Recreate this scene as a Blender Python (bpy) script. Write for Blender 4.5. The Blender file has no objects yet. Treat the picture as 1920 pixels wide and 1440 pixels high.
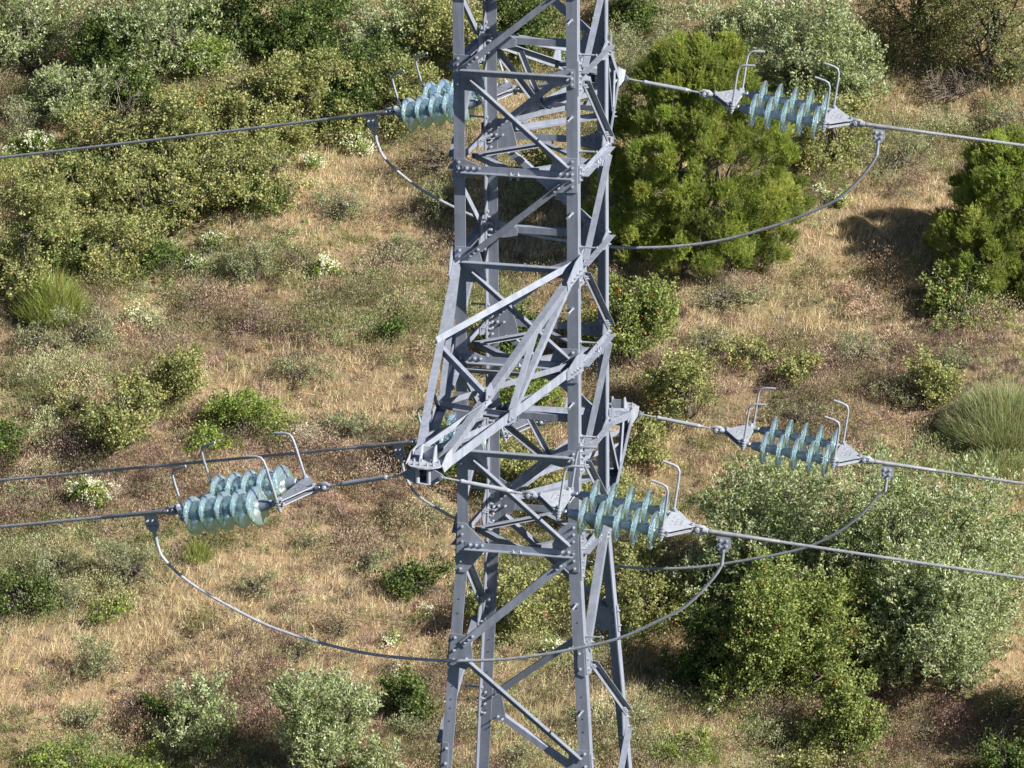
import bpy, math, random
import numpy as np
from mathutils import Vector, Matrix
SC = bpy.context.scene
COL = SC.collection
PI = math.pi
# ------------------------------------------------------------------ camera
FPX, PITCH, ROLL = 13011.0, math.radians(17.465), math.radians(-0.385)
_c, _s = math.cos(ROLL), math.sin(ROLL)
R0 = np.array([1., 0, 0]); U0 = np.array([0, math.sin(PITCH), math.cos(PITCH)]); F0 = np.array([0, math.cos(PITCH), -math.sin(PITCH)])
CR = _c*R0 + _s*U0; CU = -_s*R0 + _c*U0
cam_d = bpy.data.cameras.new('camera'); cam = bpy.data.objects.new('camera', cam_d); COL.objects.link(cam)
cam_d.sensor_width = 36; cam_d.lens = FPX*36/1920; cam_d.clip_start = 1; cam_d.clip_end = 3000
M = Matrix.Identity(4)
for i in range(3):
    M[i][0] = CR[i]; M[i][1] = CU[i]; M[i][2] = -F0[i]
cam.matrix_world = M
SC.camera = cam
# ------------------------------------------------------------------ sky and sun
SUN = np.array([.725, -.388, .572]); SUN /= np.linalg.norm(SUN)
w = bpy.data.worlds.new('World'); SC.world = w; w.use_nodes = True
nt = w.node_tree; bg = nt.nodes['Background']
sky = nt.nodes.new('ShaderNodeTexSky'); sky.sky_type = 'NISHITA'; sky.sun_disc = False
sky.sun_elevation = math.asin(SUN[2]); sky.sun_rotation = math.atan2(SUN[0], SUN[1])
nt.links.new(sky.outputs[0], bg.inputs[0]); bg.inputs[1].default_value = 0.05
sky.air_density = .55; sky.dust_density = .3; sky.ozone_density = 1.5
sl = bpy.data.lights.new('sun', 'SUN'); sl.energy = 5.0; sl.angle = math.radians(.5); sl.color = (1, .955, .88)
so = bpy.data.objects.new('sun', sl); COL.objects.link(so)
so.rotation_euler = Vector(SUN).to_track_quat('Z', 'Y').to_euler(); so.location = (40, -30, 30)
SC.view_settings.view_transform = 'Standard'; SC.view_settings.look = 'None'
SC.view_settings.exposure = 1.08; SC.view_settings.gamma = 1.0
SC.cycles.max_bounces = 8; SC.cycles.diffuse_bounces = 3; SC.cycles.transparent_max_bounces = 8; SC.cycles.transmission_bounces = 8

# ------------------------------------------------------------------ pixel helpers (photo pixels, 1920 x 1440)
def ray(px, py):
    d = F0 + CR*((px-960)/FPX) - CU*((py-720)/FPX)
    return d/np.linalg.norm(d)
def proj(P):
    P = np.asarray(P, float); d = P@F0
    return 960+FPX*(P@CR)/d, 720-FPX*(P@CU)/d
def at_plane(px, py, P0, az):
    """where the sight line meets the vertical plane through P0 with horizontal direction az"""
    n = np.array([-az[1], az[0], 0.]); d = ray(px, py)
    return d*((P0@n)/(d@n))
def gz(x, y):
    x = np.asarray(x, float); y = np.asarray(y, float)
    t = (y-124)/6.0
    sp = 6.0*np.where(t > 30, t, np.log1p(np.exp(np.clip(t, -60, 30))))
    base = -54.9+.045*(y-124)+.235*sp
    return base + .28*np.sin(x*.33+1.1)*np.sin(y*.29+.4) + .12*np.sin(x*.9+y*.4) + .10*np.sin(y*1.1-x*.35+2)
def ground(px, py):
    d = ray(px, py); t = 155.
    for _ in range(40):
        P = d*t; t += (P[2]-float(gz(P[0], P[1])))*1.6
    return d*t

# ------------------------------------------------------------------ materials
def new_mat(name):
    m = bpy.data.materials.new(name); m.use_nodes = True
    return m, m.node_tree, m.node_tree.nodes['Principled BSDF']
def set_in(b, **k):
    for n, v in k.items():
        n = n.replace('_', ' ')
        if n in b.inputs: b.inputs[n].default_value = v
def metal_mat(name, col, rough=.5, metallic=.35, var=.12, scale=9, spots=.35):
    m, t, b = new_mat(name); set_in(b, Roughness=rough, Metallic=metallic); b.inputs['Specular IOR Level'].default_value = .3
    tc = t.nodes.new('ShaderNodeTexCoord'); n1 = t.nodes.new('ShaderNodeTexNoise'); n1.inputs['Scale'].default_value = scale; n1.inputs['Detail'].default_value = 6
    n2 = t.nodes.new('ShaderNodeTexNoise'); n2.inputs['Scale'].default_value = scale*.17; n2.inputs['Detail'].default_value = 4
    n3 = t.nodes.new('ShaderNodeTexVoronoi'); n3.inputs['Scale'].default_value = scale*7
    for n in (n1, n2, n3): t.links.new(tc.outputs['Object'], n.inputs['Vector'])
    a = t.nodes.new('ShaderNodeMath'); a.operation = 'ADD'; t.links.new(n1.outputs[0], a.inputs[0]); t.links.new(n2.outputs[0], a.inputs[1])
    a2 = t.nodes.new('ShaderNodeMath'); a2.operation = 'MULTIPLY_ADD'; a2.inputs[1].default_value = spots
    t.links.new(n3.outputs['Color'], a2.inputs[0]); t.links.new(a.outputs[0], a2.inputs[2])
    r = t.nodes.new('ShaderNodeValToRGB'); r.color_ramp.elements[0].position = .7; r.color_ramp.elements[1].position = 1.5 if False else 1.0
    mr = t.nodes.new('ShaderNodeMapRange'); mr.inputs['From Min'].default_value = .6; mr.inputs['From Max'].default_value = 1.6
    t.links.new(a2.outputs[0], mr.inputs['Value'])
    r.color_ramp.elements[0].position = 0
    lo = [c*(1-var) for c in col]+[1]; hi = [min(1, c*(1+var)) for c in col]+[1]
    r.color_ramp.elements[0].color = lo; r.color_ramp.elements[1].color = hi
    t.links.new(mr.outputs[0], r.inputs[0])
    oi = t.nodes.new('ShaderNodeObjectInfo'); rm = t.nodes.new('ShaderNodeMapRange'); rm.inputs['To Min'].default_value = .84; rm.inputs['To Max'].default_value = 1.13
    t.links.new(oi.outputs['Random'], rm.inputs['Value'])           # every bar left the zinc bath with a slightly different grey
    # streaks of dull zinc running down the bars
    mp = t.nodes.new('ShaderNodeMapping'); mp.inputs['Scale'].default_value = (9, 9, .8); t.links.new(tc.outputs['Object'], mp.inputs['Vector'])
    n4 = t.nodes.new('ShaderNodeTexNoise'); n4.inputs['Scale'].default_value = 2.2; n4.inputs['Detail'].default_value = 5; t.links.new(mp.outputs[0], n4.inputs['Vector'])
    r4 = t.nodes.new('ShaderNodeMapRange'); r4.inputs['From Min'].default_value = .35; r4.inputs['From Max'].default_value = .65; r4.inputs['To Min'].default_value = .86; r4.inputs['To Max'].default_value = 1.08
    t.links.new(n4.outputs[0], r4.inputs['Value']); ml = t.nodes.new('ShaderNodeMath'); ml.operation = 'MULTIPLY'; t.links.new(rm.outputs[0], ml.inputs[0]); t.links.new(r4.outputs[0], ml.inputs[1])
    vm = t.nodes.new('ShaderNodeVectorMath'); vm.operation = 'SCALE'; t.links.new(r.outputs[0], vm.inputs[0]); t.links.new(ml.outputs[0], vm.inputs['Scale'])
    t.links.new(vm.outputs[0], b.inputs['Base Color'])
    return m
STEEL = metal_mat('galvanised_steel', (.208, .228, .280), .62, .06, .19)
STEEL_B = metal_mat('bright_galvanised_steel', (.32, .34, .385), .52, .15)
STEEL_D = metal_mat('dull_cap_steel', (.24, .29, .35), .42, .3)
ALU = metal_mat('weathered_aluminium', (.36, .36, .38), .5, .5, .12, 20)
HOLE = metal_mat('dark_opening', (.02, .02, .025), .9, 0)
def cable_mat():
    m = metal_mat('stranded_aluminium', (.34, .35, .38), .55, .2, .15, 20)
    return m
CABLE = cable_mat()
def glass_mat():
    m, t, b = new_mat('toughened_glass')
    set_in(b, Roughness=.03, IOR=1.47, Base_Color=(.73, .95, .972, 1)); b.inputs['Transmission Weight'].default_value = .86
    return m
GLASS = glass_mat()
def leaf_mat(name, trans=.35, rough=.5, spec=.3):
    m, t, b = new_mat(name)
    a = t.nodes.new('ShaderNodeAttribute'); a.attribute_name = 'tint'
    t.links.new(a.outputs['Color'], b.inputs['Base Color']); set_in(b, Roughness=rough); b.inputs['Specular IOR Level'].default_value = spec
    tr = t.nodes.new('ShaderNodeBsdfTranslucent'); mx = t.nodes.new('ShaderNodeMixShader'); mx.inputs[0].default_value = trans
    hs = t.nodes.new('ShaderNodeHueSaturation'); hs.inputs['Saturation'].default_value = 1.15; hs.inputs['Value'].default_value = 1.2
    t.links.new(a.outputs['Color'], hs.inputs['Color']); t.links.new(hs.outputs[0], tr.inputs['Color'])
    out = t.nodes['Material Output']
    t.links.new(b.outputs[0], mx.inputs[1]); t.links.new(tr.outputs[0], mx.inputs[2]); t.links.new(mx.outputs[0], out.inputs[0])
    return m
LEAF = leaf_mat('foliage'); GRASSM = leaf_mat('dry_grass_blades', .3, .6, .2)
def bark_mat():
    m, t, b = new_mat('bark'); set_in(b, Roughness=.9)
    n = t.nodes.new('ShaderNodeTexNoise'); n.inputs['Scale'].default_value = 14; tc = t.nodes.new('ShaderNodeTexCoord'); t.links.new(tc.outputs['Object'], n.inputs['Vector'])
    r = t.nodes.new('ShaderNodeValToRGB'); r.color_ramp.elements[0].color = (.035, .028, .022, 1); r.color_ramp.elements[1].color = (.15, .125, .105, 1)
    t.links.new(n.outputs[0], r.inputs[0]); t.links.new(r.outputs[0], b.inputs['Base Color'])
    return m
BARK = bark_mat()
def soil_mat():
    m, t, b = new_mat('dry_soil_and_litter'); set_in(b, Roughness=.95); b.inputs['Specular IOR Level'].default_value = .1
    tc = t.nodes.new('ShaderNodeTexCoord')
    n1 = t.nodes.new('ShaderNodeTexNoise'); n1.inputs['Scale'].default_value = 1.3; n1.inputs['Detail'].default_value = 10; n1.inputs['Roughness'].default_value = .7
    n2 = t.nodes.new('ShaderNodeTexNoise'); n2.inputs['Scale'].default_value = .22; n2.inputs['Detail'].default_value = 5
    for n in (n1, n2): t.links.new(tc.outputs['Object'], n.inputs['Vector'])
    r1 = t.nodes.new('ShaderNodeValToRGB'); r1.color_ramp.elements[0].position = .3; r1.color_ramp.elements[0].color = (.085, .064, .042, 1); r1.color_ramp.elements[1].position = .7; r1.color_ramp.elements[1].color = (.27, .20, .125, 1)
    r2 = t.nodes.new('ShaderNodeValToRGB'); r2.color_ramp.elements[0].position = .35; r2.color_ramp.elements[0].color = (.15, .135, .065, 1); r2.color_ramp.elements[1].position = .65; r2.color_ramp.elements[1].color = (.38, .265, .165, 1)
    t.links.new(n1.outputs[0], r1.inputs[0]); t.links.new(n2.outputs[0], r2.inputs[0])
    mx = t.nodes.new('ShaderNodeMix'); mx.data_type = 'RGBA'; mx.inputs['Factor'].default_value = .5
    t.links.new(r1.outputs[0], mx.inputs['A']); t.links.new(r2.outputs[0], mx.inputs['B'])
    # unseen valley floor and side land, darkened like scrub to cut bounce light
    sx = t.nodes.new('ShaderNodeSeparateXYZ'); t.links.new(tc.outputs['Object'], sx.inputs[0])
    my = t.nodes.new('ShaderNodeMapRange'); my.inputs['From Min'].default_value = 128; my.inputs['From Max'].default_value = 120; t.links.new(sx.outputs['Y'], my.inputs['Value'])
    ax = t.nodes.new('ShaderNodeMath'); ax.operation = 'ABSOLUTE'; t.links.new(sx.outputs['X'], ax.inputs[0])
    mxr = t.nodes.new('ShaderNodeMapRange'); mxr.inputs['From Min'].default_value = 17; mxr.inputs['From Max'].default_value = 23; t.links.new(ax.outputs[0], mxr.inputs['Value'])
    mm = t.nodes.new('ShaderNodeMath'); mm.operation = 'MAXIMUM'; t.links.new(my.outputs[0], mm.inputs[0]); t.links.new(mxr.outputs[0], mm.inputs[1])
    r3 = t.nodes.new('ShaderNodeValToRGB'); r3.color_ramp.elements[0].position = .35; r3.color_ramp.elements[0].color = (.02, .03, .010, 1); r3.color_ramp.elements[1].position = .7; r3.color_ramp.elements[1].color = (.07, .085, .03, 1)
    t.links.new(n1.outputs[0], r3.inputs[0]); m2 = t.nodes.new('ShaderNodeMix'); m2.data_type = 'RGBA'; t.links.new(mm.outputs[0], m2.inputs['Factor']); t.links.new(mx.outputs['Result'], m2.inputs['A']); t.links.new(r3.outputs[0], m2.inputs['B'])
    t.links.new(m2.outputs['Result'], b.inputs['Base Color'])
    bp = t.nodes.new('ShaderNodeBump'); bp.inputs['Strength'].default_value = .6; bp.inputs['Distance'].default_value = .1
    t.links.new(n1.outputs[0], bp.inputs['Height']); t.links.new(bp.outputs[0], b.inputs['Normal'])
    return m
SOIL = soil_mat()

# ------------------------------------------------------------------ object helpers
def tag(o, label=None, cat=None, group=None, kind=None):
    if label: o['label'] = label
    if cat: o['category'] = cat
    if group: o['group'] = group
    if kind: o['kind'] = kind
    return o
def empty(name, loc=(0, 0, 0)):
    o = bpy.data.objects.new(name, None); COL.objects.link(o); o.location = loc; o.empty_display_size = .2
    return o
class MB:
    def __init__(s): s.v = []; s.f = []
    def add(s, V, F):
        n = len(s.v); s.v += [tuple(map(float, p)) for p in V]; s.f += [tuple(i+n for i in f) for f in F]
    def build(s, name, mat, parent=None, smooth=False, bevel=0):
        me = bpy.data.meshes.new(name); me.from_pydata(s.v, [], s.f); me.update()
        me.materials.append(mat)
        if smooth:
            me.polygons.foreach_set('use_smooth', [True]*len(me.polygons))
            try: me.set_sharp_from_angle(angle=math.radians(40))
            except Exception: pass
        o = bpy.data.objects.new(name, me); COL.objects.link(o)
        if parent: o.parent = parent
        return o
    def box(s, c, ax, ay, az):
        """centre, three half-axis vectors"""
        c, ax, ay, az = [np.array(q, float) for q in (c, ax, ay, az)]
        V = [c+i*ax+j*ay+k*az for k in (-1, 1) for j in (-1, 1) for i in (-1, 1)]
        s.add(V, [(0, 2, 3, 1), (4, 5, 7, 6), (0, 1, 5, 4), (2, 6, 7, 3), (0, 4, 6, 2), (1, 3, 7, 5)])
    def Lbar(s, p1, p2, a, b, w, t, w2=None):
        p1, p2, a, b = [np.array(q, float) for q in (p1, p2, a, b)]
        d = p2-p1; d /= np.linalg.norm(d)
        a = a-d*(a@d); a /= np.linalg.norm(a); b = b-d*(b@d)-a*(b@a); b /= np.linalg.norm(b)
        w2 = w2 or w
        pr = [(0, 0), (w, 0), (w, t), (t, t), (t, w2), (0, w2)]
        V = [p+a*x+b*y for p in (p1, p2) for x, y in pr]
        F = [(i, (i+1) % 6, (i+1) % 6+6, i+6) for i in range(6)] + [(0, 3, 2, 1), (0, 5, 4, 3), (6, 7, 8, 9), (6, 9, 10, 11)]
        s.add(V, F)
    def plate(s, pts, n, t):
        """flat polygon (3D points) thickened along n"""
        n = np.array(n, float); pts = [np.array(p, float) for p in pts]; k = len(pts)
        V = pts+[p+n*t for p in pts]
        s.add(V, [tuple(range(k))[::-1], tuple(range(k, 2*k))]+[(i, (i+1) % k, (i+1) % k+k, i+k) for i in range(k)])
    def tube(s, pts, r, seg=10, caps=True, lobes=0, twist=0):
        pts = [np.array(p, float) for p in pts]; n = len(pts)
        if not hasattr(r, '__len__'): r = [r]*n
        T = [pts[min(i+1, n-1)]-pts[max(i-1, 0)] for i in range(n)]; T = [t/np.linalg.norm(t) for t in T]
        up = np.array([0, 0, 1.]) if abs(T[0][2]) < .9 else np.array([1., 0, 0])
        A = np.cross(T[0], up); A /= np.linalg.norm(A); V = []; L = 0
        for i in range(n):
            A = A-T[i]*(A@T[i]); A /= np.linalg.norm(A); B = np.cross(T[i], A)
            if i: L += np.linalg.norm(pts[i]-pts[i-1])
            for k in range(seg):
                th = 2*PI*k/seg
                rr = r[i]*(1+(.08*math.cos(lobes*th) if lobes else 0)); ph = th+twist*L
                V.append(pts[i]+A*math.cos(ph)*rr+B*math.sin(ph)*rr)
        F = [(i*seg+k, i*seg+(k+1) % seg, (i+1)*seg+(k+1) % seg, (i+1)*seg+k) for i in range(n-1) for k in range(seg)]
        if caps: F += [tuple(range(seg))[::-1], tuple((n-1)*seg+k for k in range(seg))]
        s.add(V, F)
    def lathe(s, prof, c=(0, 0, 0), ax=(1, 0, 0), seg=28, closed=False):
        """profile (x along axis, r)"""
        c = np.array(c, float); ax = np.array(ax, float); up = np.array([0, 0, 1.]) if abs(ax[2]) < .9 else np.array([0, 1., 0])
        A = np.cross(ax, up); A /= np.linalg.norm(A); B = np.cross(ax, A)
        V = [c+ax*x+(A*math.cos(2*PI*k/seg)+B*math.sin(2*PI*k/seg))*r for x, r in prof for k in range(seg)]
        n = len(prof); m = n if closed else n-1
        F = [(i*seg+k, ((i+1) % n)*seg+k, ((i+1) % n)*seg+(k+1) % seg, i*seg+(k+1) % seg) for i in range(m) for k in range(seg)]
        if not closed: F += [tuple(range(seg)), tuple((n-1)*seg+k for k in range(seg))[::-1]]
        s.add(V, F)
    def bolt(s, p, n, r=.0118, h=.012, back=.03):
        """hex head outside, shank and nut behind"""
        p = np.array(p, float); n = np.array(n, float)
        s.tube([p, p+n*.003], r*1.35, 10); s.tube([p+n*.003, p+n*(h+.003)], r, 6)
        s.tube([p+n*(h+.003), p+n*(h+.012)], r*.5, 6)
        if back: s.tube([p-n*(back+.01), p+n*.006], r*.5, 6); s.tube([p-n*back, p-n*(back+.014)], r, 6); s.tube([p-n*(back+.014), p-n*(back+.03)], r*.55, 6)

# ------------------------------------------------------------------ ground
def make_ground():
    xs = np.concatenate([np.linspace(-160, -18, 36), np.linspace(-17.5, 17.5, 90), np.linspace(18, 160, 36)])
    ys = np.concatenate([np.linspace(-60, 125, 40), np.linspace(126, 185, 150), np.linspace(188, 420, 50)])
    X, Y = np.meshgrid(xs, ys); Z = gz(X, Y)
    V = np.stack([X, Y, Z], -1).reshape(-1, 3); nx = len(xs); ny = len(ys)
    i, j = np.meshgrid(np.arange(nx-1), np.arange(ny-1)); a = (j*nx+i).ravel()
    F = np.stack([a, a+1, a+nx+1, a+nx], 1)
    me = np_mesh('ground', V, F, SOIL); me.polygons.foreach_set('use_smooth', np.ones(len(F), bool))
    o = bpy.data.objects.new('ground', me); COL.objects.link(o); o['kind'] = 'structure'
def np_mesh(name, V, F, mat, tint=None):
    me = bpy.data.meshes.new(name); nv = len(V); nf, k = F.shape
    me.vertices.add(nv); me.vertices.foreach_set('co', np.ascontiguousarray(V, np.float32).ravel())
    me.loops.add(nf*k); me.loops.foreach_set('vertex_index', np.ascontiguousarray(F, np.int32).ravel())
    me.polygons.add(nf); me.polygons.foreach_set('loop_start', np.arange(0, nf*k, k, dtype=np.int32))
    try: me.polygons.foreach_set('loop_total', np.full(nf, k, np.int32))
    except Exception: pass
    me.update(calc_edges=True)
    if tint is not None:
        at = me.attributes.new('tint', 'FLOAT_COLOR', 'POINT')
        c = np.ones((nv, 4), np.float32); c[:, :3] = tint; at.data.foreach_set('color', c.ravel())
    me.materials.append(mat)
    return me
make_ground()

# ================================================================== THE TOWER
PSI = math.radians(14.768)
u = np.array([math.cos(PSI), -math.sin(PSI), 0.]); v = np.array([math.sin(PSI), math.cos(PSI), 0.]); z = np.array([0, 0, 1.])
S = 1.1; H = .857; Z0 = -15.3145
TC = np.array([.1843, 58.0276, 0])
def zl(k):                      # height of panel level k (A=0 ... F=5)
    if k <= 5: return Z0-H*k
    return Z0-H*5-.965*(k-5)
def half(zz):                   # half width of the body at a height: parallel above F, spreading below
    zf = zl(5)
    return S/2 + max(0, zf-zz)*.068
CS = [(-1, -1), (1, -1), (1, 1), (-1, 1)]     # FL FR BR BL
def corner(i, zz):
    a, b = CS[i % 4]; h = half(zz)
    return TC+u*a*h+v*b*h+z*zz
FE = [u, v, -u, -v]; FN = [-v, u, v, -u]
KT, KB = -9, 34
ZTOP = zl(KT)
tower = empty('lattice_tower', TC+z*float(gz(TC[0], TC[1])))
tag(tower, 'grey galvanised steel lattice pylon of bolted angle bars standing in the middle', 'pylon')
def T(o):                        # parent to the tower, keeping world-space coordinates
    o.parent = tower; o.matrix_parent_inverse = Matrix.Translation(-tower.location)
    return o
# legs
LW, LT = .098, .010
zbase = float(gz(TC[0], TC[1]))-.4
for i in range(4):
    mb = MB(); a, b = CS[i]
    zf = zl(5)-.40
    pu, pm, pb = corner(i, ZTOP), corner(i, zl(5)), corner(i, zbase)
    mb.Lbar(pu, pm, -u*a, -v*b, LW, LT)
    mb.Lbar(pm-z*.002, pb, -u*a, -v*b, LW+.004, LT+.001)
    # spare bolt holes drilled along the leg flanges
    T(mb.build('leg', STEEL))
def face_pt(i, x, zz):           # x = 0 at the start corner, 1 at the end corner
    return corner(i, zz)*(1-x)+corner(i+1, zz)*x
bolts_front = []; bolts_rest = []
def add_bolt(P, n, i, k, back=.03):
    (bolts_front if (i == 0 and -1 <= k <= 7.5) else bolts_rest).append((np.array(P), n, back))
GT = .009
def brace(name, P1, P2, n, w, heel='top', off=GT+.003, t=.006, mat=STEEL, out=1):
    P1, P2, n = [np.array(q, float) for q in (P1, P2, n)]
    d = (P2-P1)/np.linalg.norm(P2-P1); q = np.cross(n, d); q = q if q[2] >= 0 else -q; q /= np.linalg.norm(q)
    s_ = 1 if heel == 'top' else -1
    mb = MB(); o = n*off if out > 0 else n*(off+t)
    mb.Lbar(P1+q*w/2*s_+o, P2+q*w/2*s_+o, -q*s_, n*out, w, t)
    return T(mb.build(name, mat))
def local(i, zz, base):          # face frame at a node: (x inward from heel, z) -> 3D
    e = FE[i] if base == 0 else -FE[i]
    c = corner(i if base == 0 else i+1, zz)
    n = FN[i]
    def L(x, dz):                # legs lean below F: follow them
        c2 = corner(i if base == 0 else i+1, zz+dz)
        return c2+e*x
    return L, n
def gusset(i, k, base, kind):
    zz = zl(k); L, n = local(i, zz, base)
    if kind == 'major': poly = [(.004, .15), (.21, .15), (.25, .02), (.285, -.14), (.17, -.165), (.004, -.155)]; bz = [.118, .062, .006, -.050, -.106]
    elif kind == 'minor': poly = [(.022, .078), (.10, .08), (.27, .02), (.27, -.05), (.16, -.075), (.022, -.082)]; bz = [.052, -.002, -.056]
    elif kind == 'F0': poly = [(.004, .20), (.075, .20), (.24, .045), (.24, -.06), (.10, -.25), (.004, -.25)]; bz = [.165, .095, .03, -.085, -.15, -.22]
    elif kind == 'F1': poly = [(.004, .27), (.09, .27), (.17, .22), (.24, .07), (.23, -.03), (.09, -.17), (.004, -.17)]; bz = [.235, .17, .105, -.005, -.07, -.14]
    elif kind == 'G0': poly = [(.004, .15), (.13, .14), (.19, .09), (.235, -.12), (.16, -.17), (.004, -.13)]; bz = [.115, 0, -.09]
    else: poly = [(.004, .11), (.06, .11), (.07, -.13), (.004, -.15)]; bz = [.06, -.08]
    mb = MB(); P = [L(x, dz)+n*.001 for x, dz in poly]
    if base == 1: P = P[::-1]
    mb.plate(P, n, GT); T(mb.build('gusset_plate', STEEL))
    for b in bz: add_bolt(L(.046, b)+n*(GT+.001), n, i, k)
    return L, n
for i in range(4):
    for k in range(-5, 13):
        even = (k % 2 == 0)
        zz = zl(k)
        # gussets: the diagonals land on the start corner at even levels and on the end corner at odd ones
        for base in (0, 1):
            major = (base == 0) == even
            if k < 5: kind = 'major' if major else 'minor'
            elif k == 5: kind = 'F1' if major else 'F0'
            else: kind = 'G0' if major else 'G1'
            gusset(i, k, base, kind)
        n = FN[i]; e = FE[i]
        w_ = 2*half(zz)
        # horizontals in the straight body
        if k <= 5:
            P1 = face_pt(i, .075/w_, zz); P2 = face_pt(i, 1-.045/w_, zz)
            brace('horizontal_brace', P1, P2, n, .060, 'top' if even else 'bottom', off=GT+.0035)
            if even: xs = (.13, .18, w_-.07)
            else: xs = (.12, .175, .23, w_-.15, w_-.09)
            if even: xs = (w_-.085,)
            for x in xs: add_bolt(face_pt(i, x/w_, zz+(.008 if not even else -.01))+n*(GT+.010), n, i, k)
            if not even:
                for x in (w_*.47, w_*.53):   # bolts standing on the outstanding flange
                    bolts_rest.append((face_pt(i, x/w_, zz-.022)+n*(GT+.04), z, .02))
        # the zigzag diagonals
        zn = zl(k+1)
        wn = 2*half(zn)
        if even: A = face_pt(i, .15/w_, zz-.075); B = face_pt(i, 1-.085/wn, zn+.055)
        else: A = face_pt(i, 1-.135/w_, zz-.095); B = face_pt(i, .115/wn, zn+.055)
        w1 = .056
        if k == 5:
            brace('diagonal_brace', A, B, n, .07, 'top', off=GT+.0055, out=-1)
        else:
            brace('diagonal_brace', A, B, n, w1, 'top', off=GT+.0055 if k < 5 else GT+.0045)
        d = (B-A)/np.linalg.norm(B-A)
        for P, sg in ((A, 1), (B, -1)):
            for m in (.04, .085) if sg > 0 else (.04, .085, .13):
                add_bolt(P+d*sg*m+n*(GT+.0125), n, i, k if sg > 0 else k+.9, .035)
    # below: bigger panels down to the footing
    k = 13; zz = zl(13); step = 1.8; sidef = 1
    while zz > zbase+2:
        zn = max(zz-step, zbase+.6)
        a_, b_ = (0, 1) if sidef > 0 else (1, 0)
        brace('diagonal_brace', face_pt(i, a_, zz), face_pt(i, b_, zn), FN[i], .08); sidef = -sidef; zz = zn; step *= 1.12
# diamond plan bracing at levels B, D, F
for k in (-3, -1, 1, 3, 5):
    mids = [face_pt(i, .5, zl(k)-.015)+FN[i]*-.03 for i in range(4)]
    for i in range(4):
        mb = MB(); P, Q = mids[i], mids[(i+1) % 4]; d = (Q-P)/np.linalg.norm(Q-P); q = np.cross(z, d)
        mb.Lbar(P-d*.02-z*.006*(i % 2), Q+d*.02-z*.006*(i % 2), q, -z, .05, .005); T(mb.build('plan_brace', STEEL))
    mb = MB(); m = mids[0]; mb.plate([m-u*.11-z*.012-v*.05, m+u*.11-z*.012-v*.05, m+u*.02-z*.012+v*.10, m-u*.02-z*.012+v*.10], -z, .006); T(mb.build('gusset_plate', STEEL))
# second strut under level D, where the near crossarm is rooted
brace('horizontal_brace', face_pt(0, .06, zl(3)-.10), face_pt(0, .95, zl(3)-.10), FN[0], .05, 'top', off=GT+.018)
# brackets with coiled clips seen on the right-hand face (levels A, C, E)
for k in (-2, 0, 2, 4, 6):
    L, n = local(1, zl(k), 0)
# step bolts: two rows on the near right leg, one on the far left leg
def peg(P, d, L_=.15):
    mb = MB(); P = np.array(P); mb.tube([P-d*.02, P+d*L_], .0085, 8); mb.tube([P+d*L_, P+d*(L_+.010)], .0145, 8)
    mb.tube([P+d*.0, P+d*.016], .016, 6); mb.tube([P-d*.026, P-d*.012], .016, 6)
    T(mb.build('step_bolt', STEEL_B))
for k in range(-3, 9):
    zz = zl(k)+.62*H if k < 6 else zl(k)+.5
    if k < 6: peg(corner(1, zz-.02)-u*.05, -v)
    else: peg(corner(1, zz)-u*.05, -v)
    z2 = zl(k)+.20
    if k not in (7,): peg(corner(1, z2)+v*.06, u)
    z3 = zl(k)+.17; peg(corner(3, z3)-v*.05, -u, .13)
# spare holes in the legs below the waist
mb = MB()
for i in (0, 1, 3):
    for zz in (-.50, -.63, -1.30, -1.42, -1.50, -1.62, -1.85, -2.0):
        P = corner(i, zl(5)+zz)-u*CS[i][0]*.05+FN[0]*(.0015 if CS[i][1] < 0 else -LW*0+.0)
        if CS[i][1] > 0: P = P-v*(LT+.0035)
        mb.tube([P, P-v*.001*(1)], .006, 10)
T(tag(mb.build('bolt_hole', HOLE), kind='stuff'))

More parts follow.
